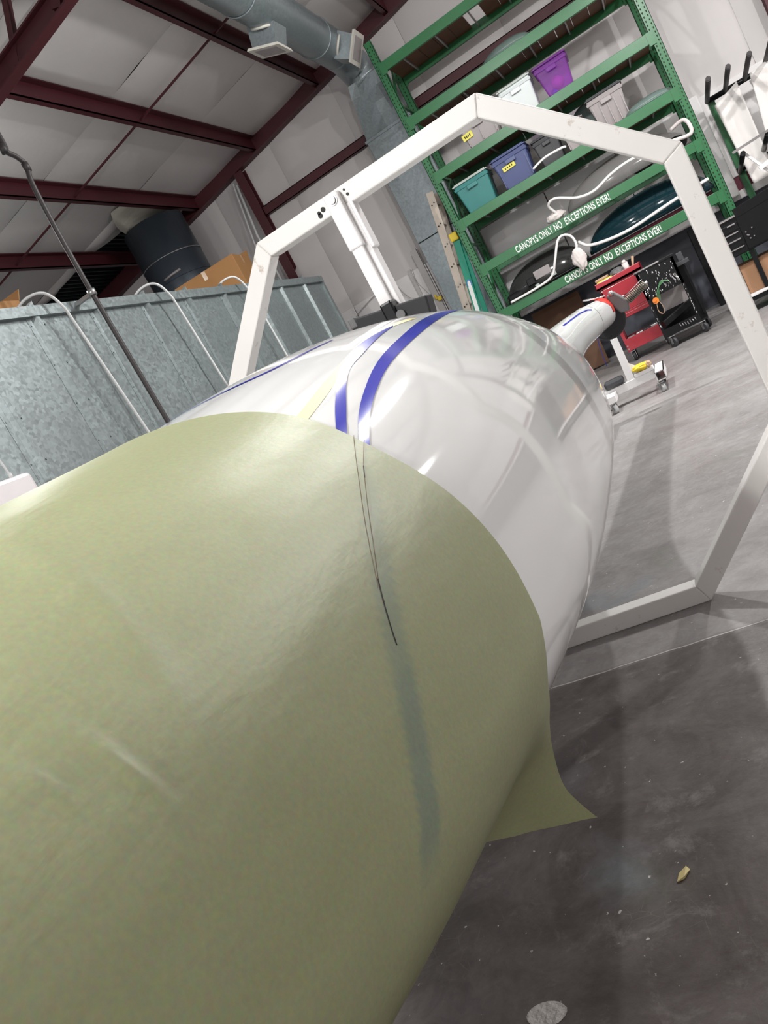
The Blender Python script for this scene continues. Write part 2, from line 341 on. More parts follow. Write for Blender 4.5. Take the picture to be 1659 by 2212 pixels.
# torn insulation hanging at the flue
bm = bm_(); g = []
for a in range(13):
    row = []
    for b in range(6):
        u, v = a/12, b/5; y = 10.95+1.75*u; x = -6.27-.72*v*math.sin(math.pi*min(1, u*.85+.12))**.6; z = zr(-6.27, 6.52)-.06-.17*v**1.3*math.sin(math.pi*u)**.7-.02*noise.noise(Vector((u*6, v*3, 0)))
        row.append(bm.verts.new((x, y, z)))
    g.append(row)
for a in range(12):
    for b in range(5): bm.faces.new((g[a][b], g[a+1][b], g[a+1][b+1], g[a][b+1])).smooth = True
obj('torn_insulation', bm, mat('dirty_insulation', (.55, .52, .45), .8, bump=.5, bscale=12), ceil, solid=.02)
# back wall
bm = bm_()
vs = [(-10.6, 13.05, 0), (7.6, 13.05, 0), (7.6, 13.05, zr(7.6, 6.6)), (2.4, 13.05, zr(2.39, 6.6)), (-10.6, 13.05, zr(-10.6, 6.6))]
A = [bm.verts.new(v) for v in vs]; B = [bm.verts.new((v[0], 13.2, v[2])) for v in vs]
bm.faces.new(A); bm.faces.new(B[::-1])
for i in range(5): bm.faces.new((A[i], B[i], B[(i+1) % 5], A[(i+1) % 5]))
wb = struct('wall_back', bm, 'slate')
x = -10.6; X0 = .70-1.333*9
for i in range(14):
    xa, xb = X0+1.333*i, X0+1.333*(i+1)
    if xa > 7.5: break
    bm = bm_(); n = 10; g = []; sd = random.uniform(0, 20)
    for a in range(n+1):
        row = []
        for b in range(n*2+1):
            u, v = a/n, b/(2*n); xx = xa+(xb-xa)*u; zt = zr(xx, 6.5); z = 2.66+(zt-2.66)*v
            y = 12.985-.035*math.sin(math.pi*u)**.35-.02*noise.noise(Vector((xx*1.3, sd, z*.9)))
            row.append(bm.verts.new((xx, y, z)))
        g.append(row)
    for a in range(n):
        for b in range(n*2): bm.faces.new((g[a][b], g[a+1][b], g[a+1][b+1], g[a][b+1])).smooth = True
    obj('insulation_panel', bm, 'wallw', wb)
# end-wall rafter, column, girts
for x0, x1, nm in ((-10.5, 2.4, 0), (2.4, 7.5, 0)):
    za, zb = zr(x0+1e-4, 6.45), zr(x1-1e-4, 6.45)
    bm = bm_(); bar(bm, (x0, 12.90, za), (x1, 12.90, zb), .28, .10); bar(bm, (x0, 12.86, za-.13), (x1, 12.86, zb-.13), .02, .16); obj('end_rafter', bm, 'maroon', wb)
for x in (-5.27, 2.45):
    bm = bm_(); box(bm, x-.02, x+.0, 12.8, 12.96, 0, zr(x, 6.3)); box(bm, x-.09, x+.07, 12.79, 12.805, 0, zr(x, 6.3)); box(bm, x-.09, x+.07, 12.945, 12.96, 0, zr(x, 6.3)); obj('column', bm, 'maroon', wb)
for z, x0, x1 in ((4.69, -5.2, 2.4),):
    bm = bm_(); box(bm, x0, x1, 12.84, 12.95, z, z+.012); box(bm, x0, x1, 12.84, 12.852, z, z+.15); box(bm, x0, x1, 12.84, 12.95, z+.138, z+.15); obj('girt', bm, 'maroon', wb)
# lower liner
xs = [-10.5, -9.2, -7.9, -6.6, -5.5, -4.6, -3.49, -3.18, -2.2, -1.1, 0, 1.1, 2.3, 3.5, 4.7, 6.0, 7.5]
for a, b in zip(xs[:-1], xs[1:]):
    bm = bm_(); box(bm, a+.006, b-.006, 12.86, 12.99, 1.50, 2.68); obj('liner_panel', bm, 'wainw', wb, bevel=.008)
bm = bm_(); box(bm, -10.5, 7.5, 12.88, 12.99, 1.31, 1.495); obj('stripe_board', bm, 'stripe', wb)
bm = bm_(); box(bm, -10.5, 7.5, 12.80, 12.99, 1.20, 1.31); obj('ledge', bm, 'wainw', wb, bevel=.01)
bm = bm_(); box(bm, -3.50, -3.44, 12.83, 12.86, 0, 2.72); obj('joint_strip', bm, mat('pale_grey_strip', (.45, .43, .42), .5), wb)
bm = bm_(); box(bm, -3.3, -3.2, 12.80, 12.86, 1.3, 2.95); obj('joint_strip', bm, bpy.data.materials['pale_grey_strip'], wb)
bm = bm_(); tube(bm, [(-5.50, 12.8, 2.0), (-5.50, 12.8, 4.5), (-5.40, 12.8, 5.35)], .022, 8); obj('conduit', bm, 'whitep', wb)
bm = bm_(); tube(bm, [(-5.62, 12.8, 2.0), (-5.62, 12.8, 4.4), (-5.45, 12.8, 5.4)], .018, 8); obj('conduit', bm, 'whitep', wb)
# room shell out of view
bm = bm_(); box(bm, 7.4, 7.55, -7, 13.2, 0, 6.7); wr = struct('wall_right', bm, 'wallw')
bm = bm_(); box(bm, 7.3, 7.4, -6.9, 13, 0, 1.2); obj('lower_band', bm, 'slate', wr)
for i in range(9):
    bm = bm_(); box(bm, 7.3, 7.4, -6+2.1*i, -5.85+2.1*i, 1.2, 5.6); obj('column', bm, 'maroon', wr)
bm = bm_(); box(bm, -10.6, 7.5, -7.15, -7, 0, 7); struct('wall_front', bm, 'wallw')
bm = bm_(); box(bm, -10.7, -10.55, -7, 13.2, 0, 7); struct('wall_left', bm, 'wallw')

# ---------------------------------------------------------------- fuselage
K = [-.8, -.2, .3, .7, 1.15, 1.6, 2.1, 2.6, 3.1, 3.6, 4.2, 5.0, 6.0, 7.1]
V = [[-0.896, 0.844, 0.176, 0.241, 0.196], [-0.92, 0.836, 0.318, 0.371, 0.233], [-0.941, 0.833, 0.413, 0.463, 0.235], [-0.959, 0.817, 0.508, 0.532, 0.259],
 [-0.958, 0.816, 0.569, 0.553, 0.284], [-0.922, 0.824, 0.578, 0.6, 0.311], [-0.885, 0.824, 0.538, 0.611, 0.333], [-0.848, 0.834, 0.493, 0.574, 0.334],
 [-0.813, 0.836, 0.435, 0.481, 0.314], [-0.787, 0.851, 0.348, 0.354, 0.272], [-0.745, 0.915, 0.175, 0.175, 0.175], [-0.71, 0.956, 0.130, 0.132, 0.132],
 [-0.659, 0.958, 0.113, 0.124, 0.127], [-0.604, 0.933, 0.104, 0.118, 0.124]]
NE = 2.3
def grad(j, i):
    if i == 0: return (V[1][j]-V[0][j])/(K[1]-K[0])
    if i == len(K)-1: return (V[-1][j]-V[-2][j])/(K[-1]-K[-2])
    hs, hd = K[i]-K[i-1], K[i+1]-K[i]
    return (hs*hs*V[i+1][j]+(hd*hd-hs*hs)*V[i][j]-hd*hd*V[i-1][j])/(hs*hd*(hd+hs))
G = [[grad(j, i) for j in range(5)] for i in range(len(K))]
def sec(y):
    i = max(0, min(len(K)-2, next((k for k in range(len(K)-1) if y <= K[k+1]), len(K)-2))); h = K[i+1]-K[i]; t = max(0, min(1, (y-K[i])/h))
    return [(2*t**3-3*t*t+1)*V[i][j]+(t**3-2*t*t+t)*h*G[i][j]+(-2*t**3+3*t*t)*V[i+1][j]+(t**3-t*t)*h*G[i+1][j] for j in range(5)]
_sec0 = sec; DY = .02; _n = int(round((7.1+.8)/DY))
_T = [_sec0(-.8+i*DY) for i in range(_n+1)]
def _smooth(T, sig):
    r = int(3*sig/DY); W = [math.exp(-.5*((k*DY)/sig)**2) for k in range(-r, r+1)]; sw = sum(W); out = []
    for i in range(len(T)):
        row = []
        for j in range(5):
            a = 0
            for k, wt in zip(range(-r, r+1), W):
                q = i+k
                if q < 0: v_ = 2*T[0][j]-T[min(-q, _n)][j]
                elif q > _n: v_ = 2*T[_n][j]-T[max(0, 2*_n-q)][j]
                else: v_ = T[q][j]
                a += wt*v_
            row.append(a/sw)
        out.append(row)
    return out
_T = _smooth(_T, .17)
def sec(y):
    f = max(0, min(_n-1e-6, (y+.8)/DY)); i = int(f); t = f-i
    return [a+(b-a)*t for a, b in zip(_T[i], _T[i+1])]
def surf(y, th, off=0.0):
    """th: 0 = right (+x), 90deg = top"""
    cx, cz, rx, rt, rb = sec(y); c, s = math.cos(th), math.sin(th)
    rz = rt if s > 0 else rb; r = (abs(c)**NE+abs(s)**NE)**(-1/NE)
    return Vector((cx+(rx+off)*r*c, y, cz+(rz+off)*r*s))
def top_at(y, x, off=0.0):
    cx, cz, rx, rt, rb = sec(y); d = min(1, abs(x-cx)/rx); return Vector((x, y, cz+(rt)*(1-d**NE)**(1/NE))) 
def nrm(y, x):
    e = .004; a, b, c = top_at(y, x), top_at(y+e, x), top_at(y, x+e); return (c-a).cross(b-a).normalized()
fus = thing('glider_fuselage', 'white glossy glider fuselage, wide near body tapering to a slim tail boom', 'fuselage', (-.8, 3, 0))
bm = bm_(); rings = []; n = 128
ys = [-.8-.18*(1-((1-k/7)**2))**.5 if False else 0 for k in range(0)]
Y = [-1.02, -1.0, -.95, -.88]+[-.8+.045*i for i in range(176)]
Y = [y for y in Y if y <= 7.1]+[7.1]
for y in Y:
    k = 1.0 if y >= -.8 else max(.03, math.sqrt(max(0, 1-((-.8-y)/.225)**2)))
    cx, cz = sec(max(y, -.8))[:2]
    ring = []
    for j in range(n):
        p = surf(max(y, -.8), 2*math.pi*j/n); ring.append(bm.verts.new((cx+(p.x-cx)*k, y, cz+(p.z-cz)*k)))
    rings.append(ring)
for a, b in zip(rings[:-1], rings[1:]):
    for j in range(n): bm.faces.new((a[j], a[(j+1) % n], b[(j+1) % n], b[j])).smooth = True
bm.faces.new(rings[0]); bm.faces.new(rings[-1])
part('body_shell', bm, 'gel', fus)
def strip(E1, E2, m, name, label=None, ext=0, off=.0012, nseg=40, par=fus):
    """ribbon lying on the top skin between two edge curves given as (y, x)"""
    def rs(E):
        P = smooth_pts([(e[1], e[0], 0) for e in E], 10); L = [0]
        for a, b in zip(P[:-1], P[1:]): L.append(L[-1]+(b-a).length)
        out = []
        for k in range(nseg+1):
            d = L[-1]*k/nseg; i = next((q for q in range(len(L)-1) if L[q+1] >= d-1e-9), len(L)-2); t = (d-L[i])/max(1e-9, L[i+1]-L[i]); out.append(P[i].lerp(P[i+1], t))
        return out
    A, B = rs(E1), rs(E2); bm = bm_(); g = []
    for a, b in zip(A, B):
        row = []
        for t in (0, .25, .5, .75, 1):
            p = a.lerp(b, t); row.append(bm.verts.new(top_at(p.y, p.x)+nrm(p.y, p.x)*off))
        g.append(row)
    for i in range(nseg):
        for j in range(4): bm.faces.new((g[i][j], g[i+1][j], g[i+1][j+1], g[i][j+1])).smooth = True
    o = part(name, bm, m, par)
    if label: o['label'] = label
    return o
strip([(1.10, -.52), (1.138, -.531), (1.265, -.562), (1.451, -.599), (1.64, -.614), (1.915, -.6155)], [(1.10, -.508), (1.142, -.519), (1.241, -.541), (1.428, -.580), (1.598, -.589), (1.895, -.611)], 'blue', 'tape_stripe', 'left blue tape stripe of the pair on top')
strip([(1.10, -.496), (1.142, -.506), (1.238, -.524), (1.332, -.536), (1.509, -.551), (1.788, -.563), (2.159, -.593), (2.5, -.605)], [(1.10, -.485), (1.149, -.495), (1.243, -.511), (1.348, -.522), (1.495, -.531), (1.752, -.537), (1.993, -.551), (2.391, -.580), (2.55, -.590)], 'blue', 'tape_stripe', 'right blue tape stripe of the pair, longer')
strip([(1.09, -.585), (1.129, -.589), (1.341, -.601), (1.571, -.611), (1.842, -.630), (2.1, -.625)], [(1.09, -.570), (1.133, -.573), (1.323, -.582), (1.518, -.597), (1.80, -.612), (2.1, -.606)], 'yel', 'tape_stripe', 'pale yellow masking tape stripe', off=.0006)
strip([(1.25, -1.07), (1.319, -.963), (1.363, -.881), (1.442, -.783), (1.544, -.739), (1.75, -.71)], [(1.23, -1.065), (1.303, -.955), (1.347, -.874), (1.428, -.775), (1.53, -.731), (1.74, -.704)], 'blue', 'tape_stripe', 'thin blue tape line on the far side of the crown')
# tail end
bm = bm_()
for y0, y1, k in ((6.75, 7.14, 1.012),):
    A = []
    for y in (y0, y0+.2, y1):
        cx, cz = sec(min(y, 7.1))[:2]; A.append([bm.verts.new((cx+(surf(min(y, 7.1), th).x-cx)*k, y, cz+(surf(min(y, 7.1), th).z-cz)*k)) for th in [math.radians(-15+d*4) for d in range(33)]])
    # red wedge: widens to the end
    for i in range(33):
        A[0][i].co = surf(6.75+.34*min(1, abs(i-16)/16), math.radians(-15+i*4), .0015)
    for a, b in zip(A[:-1], A[1:]):
        for j in range(32): bm.faces.new((a[j], a[j+1], b[j+1], b[j])).smooth = True
part('tail_trim', bm, 'redtape', fus, label='red band on the top of the tail end')
bm = bm_()
tube(bm, [surf(6.15, math.radians(a), .0008) for a in range(-60, 200, 6)], .0018, 5); part('panel_seam', bm, 'steel', fus)
bm = bm_(); c = Vector((-.60, 7.20, .845))
disc(bm, c, .155, .10, 'y', 32); part('tail_wheel_cover', bm, 'rubber', fus, bevel=.02, label='black rubber disc at the tail end')
bm = bm_(); P = [(-.52, 7.12, 1.04), (-.455, 7.12, 1.05), (-.375, 7.12, .93), (-.40, 7.12, .845), (-.47, 7.12, .86), (-.515, 7.12, .96)]
A = [bm.verts.new(p) for p in P]; B = [bm.verts.new((p[0], 7.24, p[2])) for p in P]; bm.faces.new(A); bm.faces.new(B[::-1])
for i in range(6): bm.faces.new((A[i], B[i], B[(i+1) % 6], A[(i+1) % 6]))
part('grey_cowl', bm, 'greyfab', fus, bevel=.012)
bm = bm_(); P = []
a, b = Vector((-.385, 7.15, .925)), Vector((-.20, 7.15, .985)); t = (b-a).normalized(); s = Vector((0, 1, 0)); u = t.cross(s)
for i in range(13*14):
    f = i/(13*14-1); P.append(a.lerp(b, f)+(s*math.cos(i*2*math.pi/14)+u*math.sin(i*2*math.pi/14))*.030)
tube(bm, P, .0065, 6); part('coil_spring', bm, mat('spring_steel', (.16, .15, .12), .4, .5), fus)
bm = bm_(); tube(bm, [a-t*.05, b+t*.02], .014, 8); tube(bm, [a+u*.04-t*.03, b+u*.045], .004, 6); disc(bm, a+u*.05, .012, .02, 'x'); disc(bm, (-.475, 7.12, 1.045), .02, .04, 'z'); part('linkage', bm, 'steel', fus)
bm = bm_(); tube(bm, smooth_pts([(-.69, 7.0, 1.10), (-.64, 7.0, 1.085), (-.57, 7.0, 1.062), (-.52, 7.05, 1.055)], 4), .008, 8); part('hinge_strip', bm, 'chrome', fus)
# blue pen line on the boom
bm = bm_()
tube(bm, [surf(y, math.radians(a), .001) for y, a in ((4.9, 58), (5.3, 54), (5.6, 53), (5.9, 46), (6.0, 38))], .006, 5); part('pen_mark', bm, 'blue', fus)
bm = bm_(); tube(bm, [(-.69, 7.05, .855), (-.70, 7.05, .83), (-.735, 7.08, .70), (-.755, 7.1, .51)], .0035, 5); o = obj('blue_cord', bm, 'bluewire'); tag(o, 'thin blue cord hanging down from the underside of the tail boom', 'cord')

# ---------------------------------------------------------------- masking paper
def nz3(a, b, c): return noise.noise(Vector((a, b, c)))
paper_o = thing('masking_paper', 'large sheet of pale green masking paper wrapped over the near fuselage', 'paper', (-.9, .3, 0))
bm = bm_(); g = []; PV = []
NY, NT = 330, 240
free = smooth_pts([(-.389, 0, .83), (-.400, 0, .76), (-.423, 0, .69), (-.447, 0, .641), (-.462, 0, .60), (-.474, 0, .538), (-.470, 0, .494), (-.456, 0, .443)], 8)
CR = [((.40, .60), (.62, 1.02))]
def edge_y(th):   # wavy cut edge
    d = math.degrees(th); return 1.155+.010*math.sin(th*3.1+.4)+.006*math.sin(th*7.3)-.012*math.exp(-((d-38)/9)**2)-.006*math.exp(-((d-72)/16)**2)
for i in range(NY+1):
    row = []
    for j in range(NT+1):
        th = math.radians(235-(235+80)*j/NT)
        v = i/NY; y = -.95+(edge_y(th)+.95)*v
        yy = max(y, -.8); off = .007+.0035*nz3(y*3.1, th*1.6, 2)+.0022*nz3(y*9, th*3.5, 5)*(.4+.6*max(0, 1-y))
        # long soft creases running across the sheet
        for (cy, ct, a_, L_, w_, sl) in ((.462, 29, .007, 6, .006, -.0003), (.409, 33.5, .006, 4, .005, -.0009), (.60, 48, .006, 20, .02, .003)):
            q = (y-cy)-sl*(math.degrees(th)-ct); off += a_*.45*math.exp(-(q/w_)**2)*math.exp(-((math.degrees(th)-ct)/L_)**2)
        p = surf(yy, th, off)
        if y < -.8:
            k = math.sqrt(max(.02, 1-((-.8-y)/.225)**2)); cx, cz = sec(-.8)[:2]; p = Vector((cx+(p.x-cx)*k, y, cz+(p.z-cz)*k))
        d = -math.degrees(th)
        if d > 0:
            f = max(0, min(1, (y-.99)/(edge_y(th)-.99)))**1.7; a = min(1, d/80)
            q = free[min(len(free)-1, int(a*(len(free)-1)))]; q2 = free[min(len(free)-1, int(a*(len(free)-1))+1)]; tt = a*(len(free)-1)-int(a*(len(free)-1)); qq = q.lerp(q2, tt)
            tgt = Vector((qq.x, y, qq.z)); p = p.lerp(tgt, f*min(1, a*4))
            if j > NT-3: p.z += .004*nz3(y*60, 0, 1)+.003*nz3(y*150, 0, 3)
        row.append(bm.verts.new(p)); PV.append((y, math.degrees(th)))
    g.append(row)
for i in range(NY):
    for j in range(NT): bm.faces.new((g[i][j], g[i+1][j], g[i+1][j+1], g[i][j+1])).smooth = True
ps = part('paper_sheet', bm, 'paper', paper_o)
BL = [(1.081, 38.6), (.933, 30), (.851, 23.5), (.795, 17.7), (.744, 10.7), (.70, 4.1), (.657, -4), (.633, -12.5)]
BR = [(1.106, 36.9), (.965, 28), (.882, 21.4), (.827, 15.6), (.775, 8.4), (.73, 1.5), (.687, -9.8), (.669, -19.4)]
def lerp_at(T, d):
    for (y0, d0), (y1, d1) in zip(T[:-1], T[1:]):
        if d0 >= d >= d1: return y0+(y1-y0)*(d0-d)/(d0-d1)
    return None
at = ps.data.attributes.new('tape_below', 'FLOAT', 'POINT'); vals = [0.0]*len(ps.data.vertices)
for k_, (y_, d_) in enumerate(PV):
    a_, b_ = lerp_at(BL, d_), lerp_at(BR, d_)
    if a_ is not None and b_ is not None:
        q_ = min(y_-a_, b_-y_); vals[k_] = max(0, min(1, q_/.006+.5))*(.55 if d_ > 24 else .75 if d_ > 14 else 1)*max(0, min(1, (38-d_)/6))*max(0, min(1, (d_+12.5)/9))
at.data.foreach_set('value', vals)
def pen_off(y, x):
    cx, cz, rx, rt, rb = sec(y); c = (x-cx)/rx; s_ = (top_at(y, x).z-cz)/rt; th = math.atan2(s_, c)
    return .0078+.0035*nz3(y*3.1, th*1.6, 2)+.0022*nz3(y*9, th*3.5, 5)*(.4+.6*max(0, 1-y))
def pen(E, r, m, nm='pen_line'):
    P = smooth_pts([(e[1], e[0], 0) for e in E], 12); bm = bm_()
    L = []
    for p in P:
        q = top_at(p.y, p.x); nn = nrm(p.y, p.x); L.append(q+nn*pen_off(q.y, q.x)+Vector((.0006*nz3(p.y*60, 1, 0), 0, 0)))
    for a, b in zip(L[:-1], L[1:]):
        t = (b-a).normalized(); s = t.cross(Vector((.6, 0, .8))).normalized()*r
        bm.faces.new([bm.verts.new(v) for v in (a-s, b-s, b+s, a+s)])
    part(nm, bm, m, paper_o)
pen([(1.15, -.514), (1.022, -.487), (.908, -.466), (.86, -.458)], .0004, 'inkb'); pen([(.872, -.459), (.85, -.4555), (.812, -.449)], .0008, 'ink')
pen([(1.15, -.502), (1.08, -.4915), (1.051, -.4865), (.932, -.4665), (.863, -.4575), (.848, -.4545)], .0004, 'inkb'); pen([(1.075, -.491), (1.045, -.4855)], .0007, 'ink')

# ---------------------------------------------------------------- octagonal ring frame
ring = thing('octagon_frame', 'white painted octagonal square-tube frame standing round the fuselage', 'frame', (-.785, 2.94, 0))
OC = [(-1.235, 0), (-.335, 0), (.19, .525), (.19, 1.485), (-.305, 1.965), (-1.265, 1.965), (-1.76, 1.485), (-1.76, .525)]
cx0, cz0 = -.785, .98; w = .072
IN = []
for i in range(8):
    p = Vector(OC[i]); a = (Vector(OC[i-1])-p).normalized(); b = (Vector(OC[(i+1) % 8])-p).normalized(); bis = (a+b).normalized(); sn = abs(a.x*bis.y-a.y*bis.x); IN.append(p+bis*(w/sn))
for i in range(8):
    j = (i+1) % 8; bm = bm_()
    q = [OC[i], OC[j], IN[j], IN[i]]; A = [bm.verts.new((x, 2.9, z)) for x, z in q]; B = [bm.verts.new((x, 2.975, z)) for x, z in q]
    bm.faces.new(A); bm.faces.new(B[::-1])
    for k in range(4): bm.faces.new((A[k], B[k], B[(k+1) % 4], A[(k+1) % 4]))
    part('tube_segment', bm, 'ring', ring, bevel=.005)
bm = bm_()
for (x, z, sx, sz) in ((-.985, 1.925, .012, .010), (-.965, 1.928, .006, .016), (-.86, 1.945, .007, .007), (-.855, 1.925, .006, .010), (-.985, 1.915, .016, .004), (-.90, 1.912, .004, .004)):
    disc(bm, (x, 2.8988, z), max(sx, sz)*.6, .002, 'y', 7)
part('paint_chip', bm, 'chip', ring, kind='stuff')
bm = bm_(); box(bm, -.937, -.877, 2.862, 2.897, 1.74, 1.955); part('brace_sleeve', bm, 'ringw', ring, bevel=.006)
bm = bm_(); box(bm, -.932, -.885, 2.868, 2.893, 1.47, 1.75); part('brace_bar', bm, 'ringw', ring, bevel=.004)
bm = bm_(); box(bm, -.890, -.862, 2.895, 2.955, 1.47, 1.90); part('brace_bar', bm, 'ringw', ring, bevel=.004)
bm = bm_(); box(bm, -.89, -.85, 2.897, 2.957, 1.72, 1.90); part('brace_sleeve', bm, 'ringw', ring, bevel=.004)
bm = bm_(); disc(bm, (-.905, 2.858, 1.928), .014, .012, 'y', 16); disc(bm, (-.905, 2.862, 1.928), .020, .006, 'y', 20); part('bolt', bm, 'steel', ring)
bm = bm_(); bar(bm, (-1.065, 2.89, 1.495), (-.76, 2.89, 1.435), .075, .09); part('clamp_bar', bm, mat('clamp_black', (.018, .018, .02), .5, spec=.3), ring, bevel=.006)
bm = bm_(); box(bm, -.925, -.875, 2.83, 2.96, 1.41, 1.52); part('clamp_block', bm, 'black', ring, bevel=.008)
bm = bm_(); disc(bm, (-1.075, 2.86, 1.445), .036, .11, 'y', 20); part('clamp_roller', bm, 'black', ring, bevel=.006)
bm = bm_(); box(bm, -1.065, -1.035, 2.84, 2.88, 1.495, 1.535); part('clamp_latch', bm, 'greyfab', ring, bevel=.006)
bm = bm_(); disc(bm, (-.865, 2.835, 1.455), .017, .012, 'y', 14); part('clamp_bolt', bm, 'greyfab', ring)

# ---------------------------------------------------------------- galvanised shed on the left
shed = thing('metal_shed', 'galvanised ribbed metal shed with flat top along the left', 'shed', (-5, 6.5, 0))
SX = -4.2
k = 0; y = 11.02
rib_ys = []
while y > .5:
    y0 = max(.2, y-.745)
    bm = bm_(); pr = [(y0, 0), (y0+.05, 0), (y0+.075, .035), (y0+.115, .035), (y0+.14, 0), (y-.004, 0)]
    for a, b in zip(pr[:-1], pr[1:]):
        bm.faces.new([bm.verts.new(p) for p in ((SX+a[1], a[0], 0.02), (SX+b[1], b[0], 0.02), (SX+b[1], b[0], 3.03), (SX+a[1], a[0], 3.03))])
    for z in [.3+.33*q for q in range(9)]:
        disc(bm, (SX+.004, y0+.17, z), .007, .008, 'x', 6); disc(bm, (SX+.004, y0+.02, z), .006, .008, 'x', 6)
    part('wall_sheet', bm, 'galv', shed, solid=.002)
    bm = bm_(); P = [(y0+.06, 3.03), (y0+.13, 3.03), (y0+.135, 3.13), (y0+.09, 3.10), (y0+.05, 3.06)]
    A = [bm.verts.new((SX+.03, a, b)) for a, b in P]; B = [bm.verts.new((SX-.02, a, b)) for a, b in P]; bm.faces.new(A); bm.faces.new(B[::-1])
    for q in range(5): bm.faces.new((A[q], B[q], B[(q+1) % 5], A[(q+1) % 5]))
    part('rib_cap', bm, 'galv', shed)
    rib_ys.append(y0+.09); y -= .745
bm = bm_(); box(bm, SX-.06, SX+.045, .2, 11.03, 3.0, 3.085); part('top_flashing', bm, 'galv', shed)
bm = bm_(); box(bm, -7.9, SX-.05, .2, 11.02, 3.0, 3.05); part('roof_sheet', bm, 'galv', shed)
bm = bm_(); box(bm, -7.9, SX-.01, 11.0, 11.03, 0, 3.03); box(bm, SX-.02, SX+.03, 10.98, 11.05, 0, 3.09); part('end_sheet', bm, 'galv', shed)
# bent tubes and pipe on the shed
for (yb, y1, z1, lab) in ((5.22, 5.52, 1.7, 'nearest'), (6.75, 7.0, 1.98, 'middle'), (8.33, 8.55, 2.0, 'farthest')):
    bm = bm_(); P = smooth_pts([(-4.32, yb-.12, 3.09), (-4.2, yb-.04, 3.16), (-4.10, yb+.06, 3.15), (-4.06, yb+.13, 3.02), (-4.06, yb+.17, 2.8), (-4.06, y1, z1)], 6)
    tube(bm, P, .012, 8); o = obj('bent_conduit', bm, 'whitep'); tag(o, {'nearest': 'thin white conduit bent over the shed top, beside the dark pipe on its left', 'middle': 'thin white conduit bent over the shed top, between dark pipe and octagon frame', 'farthest': 'thin white conduit bent over the shed top, partly behind the octagon frame'}[lab], 'conduit')
bm = bm_(); P = smooth_pts([(-3.95, 5.55, 5.9), (-3.95, 5.60, 4.45), (-3.95, 5.56, 4.29), (-3.95, 5.66, 4.24), (-3.95, 5.72, 4.16), (-3.95, 5.66, 3.95), (-3.97, 5.66, 3.1), (-3.98, 5.72, 1.0), (-3.98, 5.72, 0.02)], 6)
tube(bm, P, .022, 10); dp = thing('steam_pipe', 'dark brown vertical pipe with a kink above the shed top', 'pipe', (-3.97, 5.66, 0)); part('pipe_run', bm, 'pipe', dp)
bm = bm_(); tube(bm, [(-3.95, 5.565, 4.33), (-3.95, 5.555, 4.26)], .028, 12); part('elbow_collar', bm, 'pipe', dp)
bm = bm_(); tube(bm, [(-3.95, 5.71, 4.19), (-3.95, 5.71, 4.12)], .028, 12); part('elbow_collar', bm, 'pipe', dp)
bm = bm_(); disc(bm, (-3.97, 5.66, 3.06), .035, .05, 'z', 12); box(bm, -4.16, -3.96, 5.64, 5.68, 3.04, 3.07); part('pipe_bracket', bm, 'steel', dp)
jb = thing('junction_box', 'white plastic box on the shed wall with thin cable above', 'box', (-4.08, 4.0, 1.5))
bm = bm_(); box(bm, -4.165, -4.03, 3.75, 4.12, 1.3, 1.89); part('box_body', bm, 'switchw', jb, bevel=.03)
bm = bm_(); tube(bm, smooth_pts([(-4.06, 3.98, 1.89), (-4.06, 3.97, 2.0), (-4.07, 3.93, 2.5), (-4.1, 3.9, 3.0)], 5), .008, 8); disc(bm, (-4.06, 3.98, 1.90), .014, .04, 'z', 10); part('cable', bm, 'whitep', jb)
# cartons on the shed
def carton(x0, x1, y0, y1, z0, z1, rot, label, mt='cardb'):
    t = thing('cardboard_box', label, 'box', ((x0+x1)/2, (y0+y1)/2, z0)); t.rotation_euler.z = rot
    hx, hy, hz = (x1-x0)/2, (y1-y0)/2, z1-z0
    bm = bm_(); box(bm, -hx, hx, -hy, hy, 0, hz); obj('carton', bm, mt, t, bevel=.006)
    bm = bm_(); box(bm, -hx-.001, hx+.001, -.03, .03, hz, hz+.002); box(bm, -.03, .03, -hy-.002, -hy, hz-.12, hz); box(bm, hx, hx+.002, -.03, .03, hz-.12, hz); obj('packing_tape', bm, mat('clear_tape', (.42, .25, .12), .2), t)
    bm = bm_(); m_ = Matrix.Translation((0, hy, hz)) @ Matrix.Rotation(math.radians(55), 4, 'X'); box(bm, -hx, hx, 0, .12, -.003, .003, m_); obj('flap', bm, mt, t)
    return t
carton(-5.75, -4.78, 9.9, 10.55, 3.055, 3.78, math.radians(8), 'brown cardboard box on the shed top below the dark flue')
carton(-5.2, -4.55, 4.75, 5.55, 3.055, 3.33, math.radians(4), 'brown cardboard box on the shed top at the photo left edge')
# flue
fl = thing('exhaust_flue', 'wide dark metal flue rising through torn ceiling insulation', 'flue', (-6.7, 12.0, 3.05))
bm = bm_(); disc(bm, (-6.72, 12.0, 4.2), .52, 2.3, 'z', 40); part('flue_pipe', bm, 'flue', fl, smooth=False)
for p in fl.children[0].data.polygons: p.use_smooth = abs(p.normal.z) < .5
for z in (4.72, 4.35):
    bm = bm_(); tube(bm, [(-6.72+.525*math.cos(a*math.pi/20), 12.0+.525*math.sin(a*math.pi/20), z) for a in range(40)], .008, 6, closed=True); part('seam_band', bm, 'steel' if z > 4.5 else 'flue', fl)
bm = bm_(); tube(bm, [(-6.42, 11.57, 4.44), (-6.56, 11.49, 4.42), (-6.72, 11.47, 4.40)], .02, 6); part('tape_patch', bm, 'greyp', fl)

